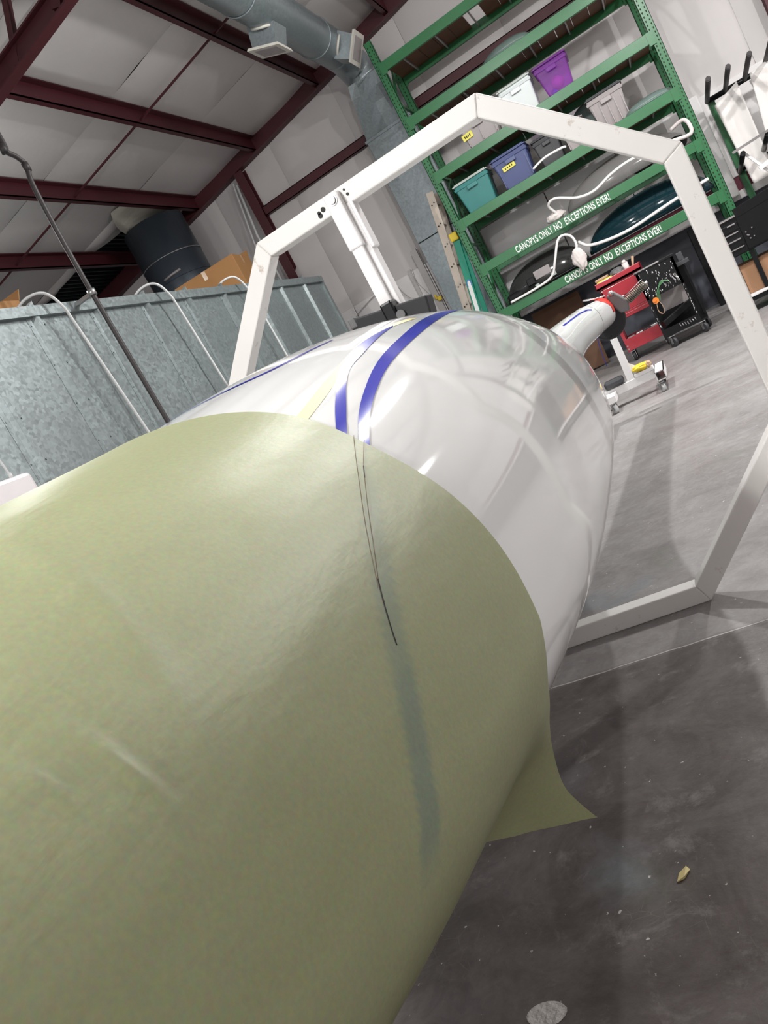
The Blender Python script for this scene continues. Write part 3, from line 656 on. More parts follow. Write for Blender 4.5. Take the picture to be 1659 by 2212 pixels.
# ---------------------------------------------------------------- ducts
dr = thing('round_duct', 'round galvanised spiral duct hung below the ceiling', 'duct', (-2.55, 8, 5.0))
DC, DR = (-2.69, 5.70), .245
bm = bm_(); yy = [2.0+.05*i for i in range(int(9.8/.05)+1)]; yy = [y for y in yy if y <= 11.75]
rings = []
for q, y in enumerate(yy):
    r = DR+(.005 if q % 2 else -.004)
    rings.append([bm.verts.new((DC[0]+r*math.cos(a*math.pi/20), y+.06*a/40, DC[1]+r*math.sin(a*math.pi/20))) for a in range(40)])
for a, b in zip(rings[:-1], rings[1:]):
    for j in range(40): bm.faces.new((a[j], a[(j+1) % 40], b[(j+1) % 40], b[j])).smooth = True
bm.faces.new(rings[0][::-1]); bm.faces.new(rings[-1]); part('duct_pipe', bm, 'duct', dr)
for y in (6.6, 8.85, 11.0):
    bm = bm_(); tube(bm, [(DC[0]+(DR+.006)*math.cos(a*math.pi/20), y, DC[1]+(DR+.006)*math.sin(a*math.pi/20)) for a in range(40)], .010, 6, closed=True); part('hanger_band', bm, 'duct', dr)
    bm = bm_(); tube(bm, [(DC[0], y, DC[1]+DR-.01), (DC[0], y, 6.14)], .008, 6); part('hanger_wire', bm, 'steel', dr)
def diffuser(y, ang, size, nm):
    t = Vector((math.cos(ang), 0, math.sin(ang))); s = Vector((0, 1, 0)); u = t.cross(s)
    c = Vector((DC[0], y, DC[1]))
    def bx(bm, d0, d1, w0, w1):
        A = [bm.verts.new(c+t*d0+s*w0*i+u*w0*j) for i, j in ((-1, -1), (1, -1), (1, 1), (-1, 1))]; B = [bm.verts.new(c+t*d1+s*w1*i+u*w1*j) for i, j in ((-1, -1), (1, -1), (1, 1), (-1, 1))]
        bm.faces.new(A); bm.faces.new(B)
        for k in range(4): bm.faces.new((A[k], A[(k+1) % 4], B[(k+1) % 4], B[k]))
    bm = bm_(); bx(bm, DR-.05, DR+size, .17, .15); b = part('branch_box', bm, 'duct', dr)
    bm = bm_(); bx(bm, DR+size, DR+size+.03, .19, .20); f = part('outlet_frame', bm, 'lightdir', dr)
    bm = bm_(); bx(bm, DR+size+.025, DR+size+.034, .14, .14); part('outlet_grille', bm, 'greyp', dr)
    bm = bm_()
    tube(bm, [c+Vector(((DR+.008)*math.cos(ang+a), .24*math.cos(b), (DR+.008)*math.sin(ang+a))) for a, b in [(.62*math.sin(q*math.pi/12), q*math.pi/12) for q in range(24)]], .018, 6, closed=True); part('branch_flange', bm, 'lightdir', dr)
diffuser(9.55, math.radians(-112), .17, 'a'); diffuser(11.5, math.radians(-38), .17, 'b')
dd = thing('drop_duct', 'rectangular galvanised duct running down the back wall behind the rack', 'duct', (-2.75, 12.4, 2.0))
bm = bm_(); box(bm, -3.05, -2.27, 12.50, 12.80, 2.95, 4.62); part('duct_run', bm, 'duct', dd, bevel=.006)
bm = bm_(); box(bm, -3.05, -2.27, 12.50, 12.80, 1.4, 2.94); part('duct_run', bm, 'duct', dd, bevel=.006)
bm = bm_(); box(bm, -3.07, -2.25, 12.48, 12.81, 4.60, 4.64); part('duct_flange', bm, 'duct', dd)
bm = bm_()
A = [bm.verts.new(p) for p in ((-3.04, 12.5, 4.64), (-2.28, 12.5, 4.64), (-2.28, 12.79, 4.64), (-3.04, 12.79, 4.64))]
B = [bm.verts.new(p) for p in ((-2.84, 12.15, 5.32), (-2.34, 12.15, 5.30), (-2.34, 12.66, 5.34), (-2.84, 12.66, 5.34))]
D = [bm.verts.new(p) for p in ((-2.7, 12.1, 4.95), (-2.62, 12.22, 4.8))]
for k in range(4): bm.faces.new((A[k], A[(k+1) % 4], B[(k+1) % 4], B[k]))
bm.faces.new(A); bm.faces.new(B[::-1]); bmesh.ops.subdivide_edges(bm, edges=bm.edges[:], cuts=3, use_grid_fill=True)
for v in bm.verts:
    if 4.7 < v.co.z < 5.3 and v.co.y < 12.5: v.co.y += .06*nz3(v.co.x*5, 0, v.co.z*5)
part('duct_transition', bm, 'duct', dd)
bm = bm_(); P = smooth_pts([(-2.69, 11.7, 5.70), (-2.69, 12.1, 5.68), (-2.65, 12.35, 5.5), (-2.6, 12.4, 5.3)], 4); tube(bm, P, .25, 28); part('duct_elbow', bm, 'duct', dd, smooth=False)

# ---------------------------------------------------------------- pallet rack
rk = thing('pallet_rack', 'tall green steel pallet rack along the back wall', 'rack', (-.62, 12, 0))
RF, RB = 11.5, 12.45; XL, XR = -2.245, 1.005
for x, s in ((XL, 1), (XR, -1)):
    for yf, f in ((RF, 1), (RB, 0)):
        xa, xb = (x, x+.105) if s > 0 else (x-.105, x)
        bm = bm_(); box(bm, xa, xb, yf, yf+.006, 0, 5.42); box(bm, xa, xa+.006, yf, yf+.075, 0, 5.42); box(bm, xb-.006, xb, yf, yf+.075, 0, 5.42); part('upright', bm, 'green', rk)
        bm = bm_()
        for q in range(98):
            z = .3+q*.052
            for dx in ((.028, .077) if f else (.05,)):
                P = [(xa+dx-.009, z+.012), (xa+dx+.009, z+.012), (xa+dx+.005, z-.012), (xa+dx-.005, z-.012)]
                bm.faces.new([bm.verts.new((px, yf-.0012, pz)) for px, pz in P])
                if f: bm.faces.new([bm.verts.new(((xb+.001) if s < 0 else xa-.001, yf+.038+(px-xa-dx), pz)) for px, pz in P])
                bm.faces.new([bm.verts.new(((xa-.001) if s < 0 else (xb+.001), yf+.038+(px-xa-dx), pz)) for px, pz in P])
        part('punched_holes', bm, 'greendk', rk, kind='stuff')
    xm = x+.05*s
    for q in range(5):
        z = .35+q*1.05; bm = bm_(); bar(bm, (xm, RF+.07, z), (xm, RB, z), .035, .035, (0, 0, 1)); bar(bm, (xm, RF+.07, z), (xm, RB, z+.95 if z+.95 < 5.3 else 5.3), .03, .03, (0, 0, 1)); part('side_brace', bm, 'green', rk)
LV = [(5.10, .13), (4.31, .135), (3.51, .13), (2.79, .13), (2.11, .125), (1.43, .13)]
bxl, bxr = XL+.105, XR-.105
bmesh_d = {}
for zi, (zt, hh) in enumerate(LV):
    for yf, f in ((RF-.012, 1), (RB+.02, 0)):
        bm = bm_(); box(bm, bxl-.02, bxr+.02, yf, yf+.05, zt-hh, zt); b_ = part('beam', bm, 'green', rk, bevel=.004)
        for xa, xb in ((bxl-.045, bxl+.04), (bxr-.04, bxr+.045)):
            bm = bm_(); box(bm, xa, xb, yf-.006, yf+.0, zt-hh-.03, zt+.0)
            part('beam_end_plate', bm, 'green', rk)
    if zi < 4:
        nb = 13; wd = (bxr-bxl)/nb
        for q in range(nb):
            if q in ((5,) if zi == 0 else ()): continue
            bm = bm_(); x0 = bxl+q*wd; dz = random.uniform(-.004, .004); box(bm, x0+.004, x0+wd-.004, RF+.04, RB+.02, zt-.035+dz, zt-.005+dz); part('deck_board', bm, 'wood', rk)
        for q in range(6):
            bm = bm_(); x0 = bxl+.25+q*.5; box(bm, x0, x0+.02, RF+.04, RB+.02, zt-.075, zt-.04); part('deck_support', bm, 'steel', rk)
    else:
        for q in range(4):
            bm = bm_(); x0 = bxl+.35+q*.75; bar(bm, (x0, RF+.03, zt-.03), (x0, RB+.03, zt-.03), .03, .03, (0, 0, 1)); part('deck_support', bm, 'green', rk)
def lettering(s, x0, x1, z, y, par):
    cu = bpy.data.curves.new('txt', 'FONT'); cu.body = s; cu.size = .12; cu.extrude = .0008; cu.offset = .0020; cu.space_character = 1.06
    o = bpy.data.objects.new('t', cu); C.objects.link(o); dg = bpy.context.evaluated_depsgraph_get(); me = bpy.data.meshes.new_from_object(o.evaluated_get(dg)); bpy.data.objects.remove(o)
    xs = [v.co.x for v in me.vertices]; a, b = min(xs), max(xs); ys_ = [v.co.y for v in me.vertices]; c, d = min(ys_), max(ys_)
    for v in me.vertices:
        X, Yv = v.co.x, v.co.y; zz = v.co.z
        v.co = Vector((x0+(X-a)/(b-a)*(x1-x0), y+zz, z+(Yv-c)/(d-c)*.094))-par.location
    t = bpy.data.objects.new('lettering', me); C.objects.link(t); t.parent = par; me.materials.clear(); me.materials.append(M['text']); return t
lettering('CANOPYS ONLY NO  EXCEPTIONS EVER!', -1.63, -.27, 2.0, RF-.0145, rk)
lettering('CANOPYS ONLY NO  EXCEPTIONS EVER!', -1.22, .13, 1.318, RF-.0145, rk)

# ---------------------------------------------------------------- totes and covers on the rack
def tote(x0, x1, y0, z0, h, body, lidm, label, name='storage_tote', lab=None, depth=.42, taper=.05, ribs=0, rot=0):
    cx, w2 = (x0+x1)/2, (x1-x0)/2
    t = thing(name, label, 'tote', (cx, y0+depth/2, z0), 'storage totes on the green rack'); t.rotation_euler.z = rot
    def fr(bm, wb, wt, db, dt, za, zb):
        A = [bm.verts.new((i*wb, j*db, za)) for i, j in ((-1, -1), (1, -1), (1, 1), (-1, 1))]; B = [bm.verts.new((i*wt, j*dt, zb)) for i, j in ((-1, -1), (1, -1), (1, 1), (-1, 1))]
        bm.faces.new(A[::-1]); bm.faces.new(B)
        for k in range(4): bm.faces.new((A[k], A[(k+1) % 4], B[(k+1) % 4], B[k]))
    d2 = depth/2; bm = bm_(); fr(bm, w2-taper-.015, w2-.015, d2-taper, d2-.01, 0, h*.93); obj('tub', bm, body, t, bevel=.018)
    bm = bm_(); fr(bm, w2-.012, w2-.005, d2-.005, d2, h*.78, h*.86); obj('rim_band', bm, body, t, bevel=.006)
    bm = bm_(); fr(bm, w2, w2, d2+.008, d2+.008, h*.92, h*.96); fr(bm, w2-.03, w2-.03, d2-.02, d2-.02, h*.96, h); obj('lid', bm, lidm, t, bevel=.006)
    bm = bm_(); box(bm, -w2*.28, w2*.28, -d2-.02, -d2+.02, h*.66, h*.78); obj('handle', bm, body, t, bevel=.006)
    for q in range(ribs):
        bm = bm_(); xx = -w2*.75+q*w2*1.5/(max(1, ribs-1)); box(bm, xx-.006, xx+.006, -d2+.004+taper*.3, -d2+.02+taper, .03, h*.72); obj('rib', bm, body, t)
    if lab:
        bm = bm_(); a, b, c, d = lab; m_ = Matrix.Rotation(math.radians(-3), 4, 'Y'); box(bm, a, b, -d2-.004+taper*.25, -d2+taper*.4, c, d, m_); obj('label_tag', bm, 'label', t)
        bm = bm_()
        for q in range(4): box(bm, a+.03+q*(b-a-.05)/4, a+.045+q*(b-a-.05)/4, -d2-.0052+taper*.25, -d2-.004+taper*.25, c+(d-c)*.3, d-(d-c)*.3, m_)
        obj('handwriting', bm, 'ink', t)
    return t
tote(-.49, -.02, 11.62, 3.515, .44, 'purple', 'purple', 'translucent purple tote on the shelf above the grey bin', taper=.06)
for (nm, x, z, r, mt, lab) in (('ball', -.26, 3.66, .085, 'pink', 'bright pink ball inside the purple tote'), ('ball', -.34, 3.565, .045, 'bluet', 'small blue ball inside the purple tote')):
    bm = bm_(); ball(bm, (0, 0, 0), r, u=20, v=14); o = obj(nm, bm, mt, smooth=True); o.location = (x, 11.62+.06+r, z); tag(o, lab, 'ball')
tote(-1.0, -.52, 11.62, 3.515, .45, 'milk', 'lid', 'milky white tote with pale lid left of the purple tote', taper=.04)
tote(-1.64, -1.10, 11.56, 3.515, .33, 'greyp', 'dkgreyp', 'short grey tote with a yellow label, above the teal one', lab=(-.25, -.10, .14, .22), taper=.04, ribs=3)
tote(-2.06, -1.52, 11.62, 2.795, .45, 'teal', 'lid', 'teal tote with pale lid at the left end of its shelf', taper=.05)
tote(-1.46, -.93, 11.60, 2.795, .46, 'navy', 'navy', 'navy blue tote with a yellow label', lab=(-.13, .05, .24, .30), taper=.05, ribs=2)
tote(-.90, -.52, 11.80, 2.795, .42, 'dkgreyp', 'dkgreyp', 'dark grey tote immediately right of the navy blue tote', taper=.03)
tote(-.50, -.16, 11.66, 2.795, .36, 'greyp', 'greyp', 'light grey tote right of the dark grey one, behind the frame corner', taper=.03, ribs=3)
tote(-.08, .42, 11.66, 2.795, .47, 'greyp', 'dkgreyp', 'large ribbed grey bin with a dark grey lid', taper=.06, ribs=5)
def dome(name, c, lx, ly, lz, m, label, cat, pw=1.0, rim=None, par=None, n=28, k=10, zc=0, tilt=0):
    t = thing(name, label, cat, c); t.rotation_euler.y = tilt
    bm = bm_(); g = []
    for i in range(n+1):
        u = -1+2*i/n; s = max(0.02, (1-abs(u)**2.2))**.5; sh = s*(1+.25*u*pw)
        g.append([bm.verts.new((u*lx, -ly*s*math.cos(math.pi*j/k), zc+lz*sh*math.sin(math.pi*j/k))) for j in range(k+1)])
    for i in range(n):
        for j in range(k): bm.faces.new((g[i][j], g[i+1][j], g[i+1][j+1], g[i][j+1])).smooth = True
    obj('shell', bm, m, t, solid=.004)
    if rim:
        bm = bm_(); P = [(-1+2*i/30, -1) for i in range(31)]+[(1-2*i/30, 1) for i in range(1, 30)]
        tube(bm, [(u*lx, s*ly*max(.02, (1-abs(u)**2.2))**.5, 0) for u, s in P], rim[1], 8, closed=True); obj('rim', bm, rim[0], t)
    return t
dome('dome_cover', (-.66, 11.75, 4.33), .36, .2, .13, 'sage', 'sage green domed plastic cover lying on the second shelf from the top', 'cover', .5, ('sage', .012))
dome('dome_cover', (-.11, 12.27, 2.80), .33, .14, .54, 'sage', 'sage green dome standing behind the large grey bin', 'cover', .2)
t = dome('dome_cover', (.60, 11.62, 2.80), .30, .12, .09, 'sage', 'folded sage green plastic cover hanging over the shelf edge at the right end', 'cover', .2, ('sage', .012))
# canopies
t = dome('canopy', (-1.47, 11.98, 1.46), .62, .30, .40, 'canK', 'smoked black canopy lying at the left of the lowest shelf', 'canopy', .35, ('black', .02))
bm = bm_(); box(bm, -.12, .12, -.31, -.29, .10, .22); obj('side_window', bm, 'greyp', t, bevel=.01)
bm = bm_(); box(bm, -.25, -.13, -.32, -.30, .07, .17); obj('vent', bm, 'black', t, bevel=.01)
bm = bm_(); box(bm, .10, .17, -.325, -.31, .04, .09); box(bm, -.16, -.10, -.325, -.31, .02, .05); obj('sticker', bm, 'lid', t)
bm = bm_()
for i in range(21):
    u = -1+2*i/20
box(bm, -.6, .45, -.24, .24, .0, .10); obj('inner_frame', bm, 'black', t, bevel=.03)
t = dome('canopy', (.05, 11.98, 1.50), .86, .30, .42, 'canB', 'blue tinted canopy with white foam rim on the lowest shelf', 'canopy', .15)
bm = bm_(); box(bm, .05, .75, -.2, .2, .02, .24); obj('inner_frame', bm, 'black', t, bevel=.06)
t = dome('canopy', (.02, 11.98, 2.15), .86, .30, .36, 'canG', 'clear grey canopy with black ends on the shelf above the blue one', 'canopy', .4)
for x, s in ((.66, .12), (.22, .10)):
    bm = bm_(); ball(bm, (x, -.2, .06), .12, 1.4, .5, .8); obj('end_fairing', bm, 'black', t, smooth=True)
def ftube(P, r, label, name='foam_strip', m='foam', y=11.44, cat='foam strip'):
    bm = bm_(); tube(bm, smooth_pts(P, 8), r, 8); o = obj(name, bm, m); tag(o, label, cat); return o
ftube([(-2.0, 11.46, 1.455), (-1.6, 11.45, 1.46), (-1.35, 11.43, 1.50), (-1.22, 11.40, 1.66), (-1.08, 11.40, 1.87), (-.98, 11.42, 1.90), (-.90, 11.44, 1.83), (-.89, 11.44, 1.70), (-.96, 11.42, 1.60)], .017, 'white foam edging looping up in front of the smoked black canopy')
ftube([(-.86, 11.6, 1.73), (-.75, 11.46, 1.62), (-.5, 11.45, 1.56), (-.2, 11.45, 1.54), (.2, 11.45, 1.575), (.5, 11.45, 1.60), (.85, 11.5, 1.62)], .021, 'white foam edging along the front of the blue tinted canopy')
ftube([(-.92, 11.6, 2.15), (-1.0, 11.5, 2.33), (-.88, 11.44, 2.37), (-.62, 11.42, 2.23), (-.40, 11.42, 2.20), (-.15, 11.42, 2.27), (.1, 11.42, 2.30), (.35, 11.42, 2.28)], .018, 'white foam edging curling along the clear grey canopy')
ftube([(.38, 11.40, 2.27), (.62, 11.40, 2.24), (.86, 11.42, 2.20), (.90, 11.43, 2.29), (.86, 11.5, 2.40), (.7, 11.6, 2.38)], .024, 'white cloth-wrapped foam curl at the right end of the canopy shelf', m='rag')
ftube([(-.97, 11.46, 2.845), (-.78, 11.45, 2.89), (-.55, 11.46, 2.885), (-.49, 11.48, 2.87)], .016, 'short white foam stick in front of the dark grey tote')
def cloth(P0, name, label, seed, sc=(1, 1, 1), m='rag'):
    bm = bm_(); bmesh.ops.create_icosphere(bm, subdivisions=4, radius=1)
    for v in bm.verts:
        c = v.co.copy(); k = 1+.22*nz3(c.x*2+seed, c.y*2, c.z*2)+.10*nz3(c.x*6, c.y*6+seed, c.z*3); v.co = Vector((c.x*sc[0]*k*(1-.45*max(0, -c.z)), c.y*sc[1]*k, c.z*sc[2]*k))
    o = obj(name, bm, m, smooth=True); o.location = P0; tag(o, label, 'cloth'); return o
cloth((-.93, 11.40, 1.52), 'rag', 'white rag hanging over the lowest beam at the foam loop', 3, (.10, .045, .15))
cloth((-.98, 11.62, 2.17), 'rag', 'crumpled white rag on the shelf above the smoked canopy', 9, (.14, .08, .07))
# ladders
ld = thing('extension_ladder', 'cream ladder rail with pairs of dark bolts leaning left of the rack', 'ladder', (-2.93, 12.0, 0))
for dy in (0, .36):
    bm = bm_(); bar(bm, (-2.99, 12.02+dy, 0), (-2.44, 12.02+dy, 3.42), .115, .028); part('rail', bm, 'cream', ld, bevel=.006)
for q in range(11):
    z = .25+q*.3; x = -2.99+.55*z/3.42; bm = bm_(); tube(bm, [(x, 12.02, z), (x, 12.39, z)], .016, 8); part('rung', bm, 'steel', ld)
    bm = bm_(); disc(bm, (x-.022, 12.0, z-.01), .010, .012, 'y', 8); disc(bm, (x+.022, 12.0, z+.01), .010, .012, 'y', 8); part('bolt', bm, 'black', ld)
lg = thing('step_ladder', 'green fibreglass step ladder with yellow cap beside the cream ladder', 'ladder', (-2.6, 11.75, 0))
bm = bm_(); bar(bm, (-2.80, 11.72, 0), (-2.345, 11.72, 2.60), .10, .03); part('front_rail', bm, 'gfib', lg, bevel=.006)
bm = bm_(); bar(bm, (-2.62, 11.80, 0), (-2.31, 11.76, 2.60), .075, .03); part('rear_rail', bm, 'gfib', lg, bevel=.006)
bm = bm_(); box(bm, -2.41, -2.29, 11.66, 11.86, 2.60, 2.72); part('cap', bm, 'yplas', lg, bevel=.02)
bm = bm_(); bar(bm, (-2.525, 11.702, 1.56), (-2.46, 11.702, 1.95), .055, .003); part('warning_sticker', bm, 'text', lg)
bm = bm_(); M_ = Matrix.Translation((-2.455, 11.703, 1.98)) @ Matrix.Rotation(math.radians(10), 4, 'Y') @ Matrix.Diagonal((.036, 1, .065, 1))
bmesh.ops.create_cone(bm, cap_ends=True, segments=24, radius1=1, radius2=1, depth=.003, matrix=M_ @ Matrix.Rotation(math.pi/2, 4, 'X')); part('oval_sticker', bm, 'oval', lg)
bm = bm_(); M_ = Matrix.Translation((-2.455, 11.700, 1.98)) @ Matrix.Rotation(math.radians(10), 4, 'Y') @ Matrix.Diagonal((.023, 1, .048, 1))
bmesh.ops.create_cone(bm, cap_ends=True, segments=24, radius1=1, radius2=1, depth=.003, matrix=M_ @ Matrix.Rotation(math.pi/2, 4, 'X')); part('oval_sticker', bm, 'text', lg)
for q in range(7):
    z = .3+q*.31; x = -2.80+.455*z/2.6; bm = bm_(); box(bm, x-.03, x+.03, 11.73, 12.0, z, z+.02); part('step', bm, 'steel', lg)
# wall cables
for P, lab in (([(-3.76, 12.82, 2.72), (-3.74, 12.82, 2.55), (-3.66, 12.82, 2.35), (-3.5, 12.82, 2.22), (-3.35, 12.82, 2.05)], 'thin grey cable hanging from the liner edge, left of the joint strip'),
               ([(-3.39, 12.80, 2.70), (-3.42, 12.8, 2.5), (-3.36, 12.8, 2.3), (-3.28, 12.8, 2.1), (-3.1, 12.8, 1.95)], 'thin grey cable hanging between the joint strips'),
               ([(-4.9, 12.82, 2.0), (-4.7, 12.82, 2.45), (-4.3, 12.82, 2.62), (-4.0, 12.82, 2.67)], 'pale thin cable arching over the lower wall behind the brace')):
    bm = bm_(); tube(bm, smooth_pts(P, 8), .0055, 6); o = obj('wall_cable', bm, 'greyp'); tag(o, lab, 'cable')
bm = bm_(); box(bm, -3.24, -3.17, 12.76, 12.80, 2.05, 2.12); box(bm, -3.27, -3.235, 12.76, 12.80, 2.09, 2.17); o = obj('yellow_plug', bm, 'yplas', bevel=.01); tag(o, 'small yellow plug at the end of a wall cable', 'plug')
# boards under the rack
for (x0, x1, z0, z1, y, lab) in ((-2.0, -1.24, .02, 1.16, 12.3, 'brown board leaning on the dark wall under the rack'),):
    bm = bm_(); bar(bm, ((x0+x1)/2, y, z0), ((x0+x1)/2, y+.25, z1), x1-x0, .02); o = obj('brown_board', bm, mat('dark_brown_board', (.10, .045, .02), .7, var=.25)); tag(o, lab, 'board')
bm = bm_(); box(bm, .42, .50, 12.55, 12.8, 0, 1.16); o = obj('black_post', bm, 'black', bevel=.006); tag(o, 'black narrow post against the wall right of the black cart', 'post')

# ---------------------------------------------------------------- carts
def caster(par, x, y, r=.055, m='rubber', yaw=0):
    c, s = math.cos(yaw), math.sin(yaw)
    bm = bm_(); tube(bm, [(x-.018*c, y-.018*s, r), (x+.018*c, y+.018*s, r)], r, 18); w = part('wheel', bm, m, par, bevel=.006)
    bm = bm_(); bar(bm, (x-.026*c, y-.026*s, r*.7), (x-.026*c, y-.026*s, r*2.25), .035, .005, (c, s, 0)); bar(bm, (x+.026*c, y+.026*s, r*.7), (x+.026*c, y+.026*s, r*2.25), .035, .005, (c, s, 0)); box(bm, x-.035, x+.035, y-.035, y+.035, r*2.2, r*2.35); part('caster_fork', bm, 'steel', par)
rc = thing('tool_cart', 'red enamel rolling tool cart with open lower tray', 'cart', (-.58, 11.2, 0))
x0, x1, y0, y1 = -.845, -.30, 11.0, 11.42
bm = bm_(); box(bm, x0-.03, x1+.03, y0-.03, y1+.03, 1.03, 1.065); box(bm, x0-.03, x0-.015, y0-.03, y1+.03, 1.06, 1.12); box(bm, x1+.015, x1+.03, y0-.03, y1+.03, 1.06, 1.12); box(bm, x0-.03, x1+.03, y0-.03, y0-.015, 1.03, 1.12); box(bm, x0-.03, x1+.03, y1+.015, y1+.03, 1.06, 1.12); part('top_tray', bm, 'red', rc, bevel=.004)
bm = bm_(); box(bm, x0, x1, y0, y1, .56, 1.03); part('cabinet_body', bm, 'red', rc, bevel=.006)
for z0_, z1_ in ((.84, 1.01), (.645, .83)):
    bm = bm_(); box(bm, x0+.02, x1-.02, y0-.012, y0+.01, z0_, z1_); part('drawer', bm, 'red', rc, bevel=.004)
bm = bm_(); box(bm, x0+.005, x1-.005, y0-.016, y0, .565, .635); box(bm, x0+.01, x1-.01, y0-.024, y0, .60, .612); part('drawer', bm, 'red', rc, bevel=.003)
bm = bm_(); box(bm, x0+.01, x1-.01, y0-.02, y0-.012, .636, .643); box(bm, x0+.01, x1-.01, y0-.02, y0-.012, .596, .602); part('drawer_trim', bm, mat('pale_red_edge', (.5, .12, .14), .3), rc)
for (xx, yy2) in ((x0, y0), (x1-.04, y0), (x0, y1-.04), (x1-.04, y1-.04)):
    bm = bm_(); box(bm, xx, xx+.04, yy2, yy2+.04, .14, 1.03); part('corner_post', bm, 'red', rc)
bm = bm_(); box(bm, x0, x1, y0, y1, .15, .17); box(bm, x0, x1, y0-.005, y0+.01, .15, .31); box(bm, x0, x1, y1-.01, y1, .15, .31); box(bm, x0, x0+.01, y0, y1, .15, .31); box(bm, x1-.01, x1, y0, y1, .15, .31); part('bottom_tray', bm, 'red', rc, bevel=.003)
for xx, yy2 in ((x0+.05, y0+.05), (x1-.05, y0+.05), (x0+.05, y1-.05), (x1-.05, y1-.05)): caster(rc, xx, yy2, .06)
bm = bm_(); [disc(bm, (x, y0-.008, z), .010, .01, 'y', 8) for x, z in ((x0+.02, 1.0), (x0+.02, .58), (x0+.02, .22), (x0+.02, .18), (x1-.02, .2))]; part('rivet', bm, 'steel', rc)
def small(name, fn, m, label, cat='tool', grp=None, **k):
    bm = bm_(); fn(bm); o = obj(name, bm, m, **k); tag(o, label, cat, grp); return o
small('tool_case', lambda b: box(b, -.84, -.64, 11.02, 11.30, 1.067, 1.135), 'yplas', 'yellow case on top of the red cart', 'case', bevel=.01)
small('tool_case', lambda b: box(b, -.85, -.68, 11.03, 11.28, 1.137, 1.17), 'tan', 'tan flat case lying on the yellow case', 'case', bevel=.01)
cloth((-.56, 11.2, 1.13), 'grey_cloth', 'crumpled dark grey cloth on the red cart', 5, (.10, .09, .06), 'greyfab')
small('spray_bottle', lambda b: (disc(b, (-.44, 11.2, 1.13), .04, .13, 'z', 14), disc(b, (-.44, 11.2, 1.215), .04, .04, 'z', 14, .015)), 'rag', 'white round bottle standing on the red cart', 'bottle')
small('wooden_handle', lambda b: tube(b, [(-.37, 11.15, 1.08), (-.32, 11.2, 1.22)], [.012, .02], 8), 'tan', 'tan tool handle leaning up on the red cart')
for q, (x, z, m) in enumerate(((-.74, .21, 'greyp'), (-.62, .22, 'steel'), (-.52, .225, 'dkgreyp'), (-.42, .23, 'steel'))):
    small('tool_tin', lambda b: box(b, x-.05, x+.045, 11.06, 11.2, .172, z+.10), m, ['grey tin at the left end of the red cart lower tray', 'steel tin second from left in the red cart lower tray', 'dark tin third from left in the red cart lower tray', 'steel tin at the right end of the red cart lower tray'][q], 'tin', 'tins in the red cart tray', bevel=.008)
# black cart loaded with tools
bc = thing('tool_cart', 'black rolling cart hung with many small tools beside the red cart', 'cart', (-.12, 10.8, 0))
x0, x1, y0, y1 = -.36, .10, 10.5, 10.94
bm = bm_(); box(bm, x0-.01, x1+.02, y0-.01, y1, 1.0, 1.03); part('top_tray', bm, 'black', bc, bevel=.004)
bm = bm_(); box(bm, x0, x1, y0, y0+.015, .66, 1.0); part('front_panel', bm, 'black', bc)
bm = bm_(); box(bm, x1-.015, x1, y0, y1, .82, 1.0); part('side_panel', bm, 'black', bc)
bm = bm_(); box(bm, x0-.012, x0+.30, y0-.02, y0-.008, 1.018, 1.034); part('edge_trim', bm, 'chrome', bc)
for xx, yy2 in ((x0, y0), (x1-.03, y0), (x0, y1-.03), (x1+.06, y1-.03)):
    bm = bm_(); box(bm, xx, xx+.03, yy2, yy2+.03, .13, 1.0); part('leg', bm, 'black', bc)
bm = bm_(); box(bm, x0, x1+.08, y0, y1, .15, .17); box(bm, x0, x1, y0-.004, y0+.006, .15, .25); part('lower_shelf', bm, 'black', bc)
bm = bm_(); box(bm, x0, x1+.08, y1-.01, y1, .17, .9); part('back_panel', bm, 'black', bc)
bm = bm_(); box(bm, x0+.12, x1-.02, y1-.06, y1-.015, .42, .72); part('grey_panel', bm, 'greyp', bc)
bm = bm_(); bar(bm, (x0+.05, y0+.1, .30), (x1, y0+.3, .40), .08, .10); part('stowed_rail', bm, 'black', bc, bevel=.008)
bm = bm_(); box(bm, x1, x1+.15, y1-.3, y1, .85, .90); box(bm, x1+.04, x1+.11, y1-.25, y1-.15, .9, 1.0); part('side_bracket', bm, 'dkgreyp', bc, bevel=.005)
for xx, yy2 in ((x0+.08, y0+.03), (x1+.0, y0+.03), (x0+.05, y1-.05), (x1+.05, y1-.05)): caster(bc, xx, yy2, .062, 'dkgreyp', .6)
random.seed(11)
for q in range(64):
    if q < 46: x = random.uniform(x0+.02, x1-.02); z = random.uniform(.68, .99)
    else: x = random.choice((x0+.015, x1-.015)); z = random.uniform(.22, .66)
    L = random.uniform(.012, .045); a = random.uniform(-.4, .25); r = random.uniform(.002, .0045)
    bm = bm_(); tube(bm, [(0, 0, 0), (L*math.sin(a)*.9, -.006, -L*math.cos(a)*.7)], [r*1.5, r], 6); ball(bm, (0, 0, 0), r*1.9, u=6, v=4)
    o = obj('hanging_tool', bm, 'chrome' if q % 3 else 'steel'); o.location = (x, y0-.008, z); tag(o, 'small bright hand tool hung on the front of the black cart', 'tool', 'small tools hung on the black cart')
for q in range(9):
    x = random.uniform(x0+.2, x1-.03); bm = bm_(); tube(bm, [(0, 0, 0), (.018, -.01, -.05), (.02, -.012, -.09)], .0045, 6); disc(bm, (.0, 0, 0.005), .009, .006, 'y', 8)
    o = obj('hook_spanner', bm, 'chrome'); o.location = (x, y0-.012, .80+random.uniform(-.03, .02)); tag(o, 'long bright tool in the cluster on the right of the black cart front', 'tool', 'long tools on the black cart')
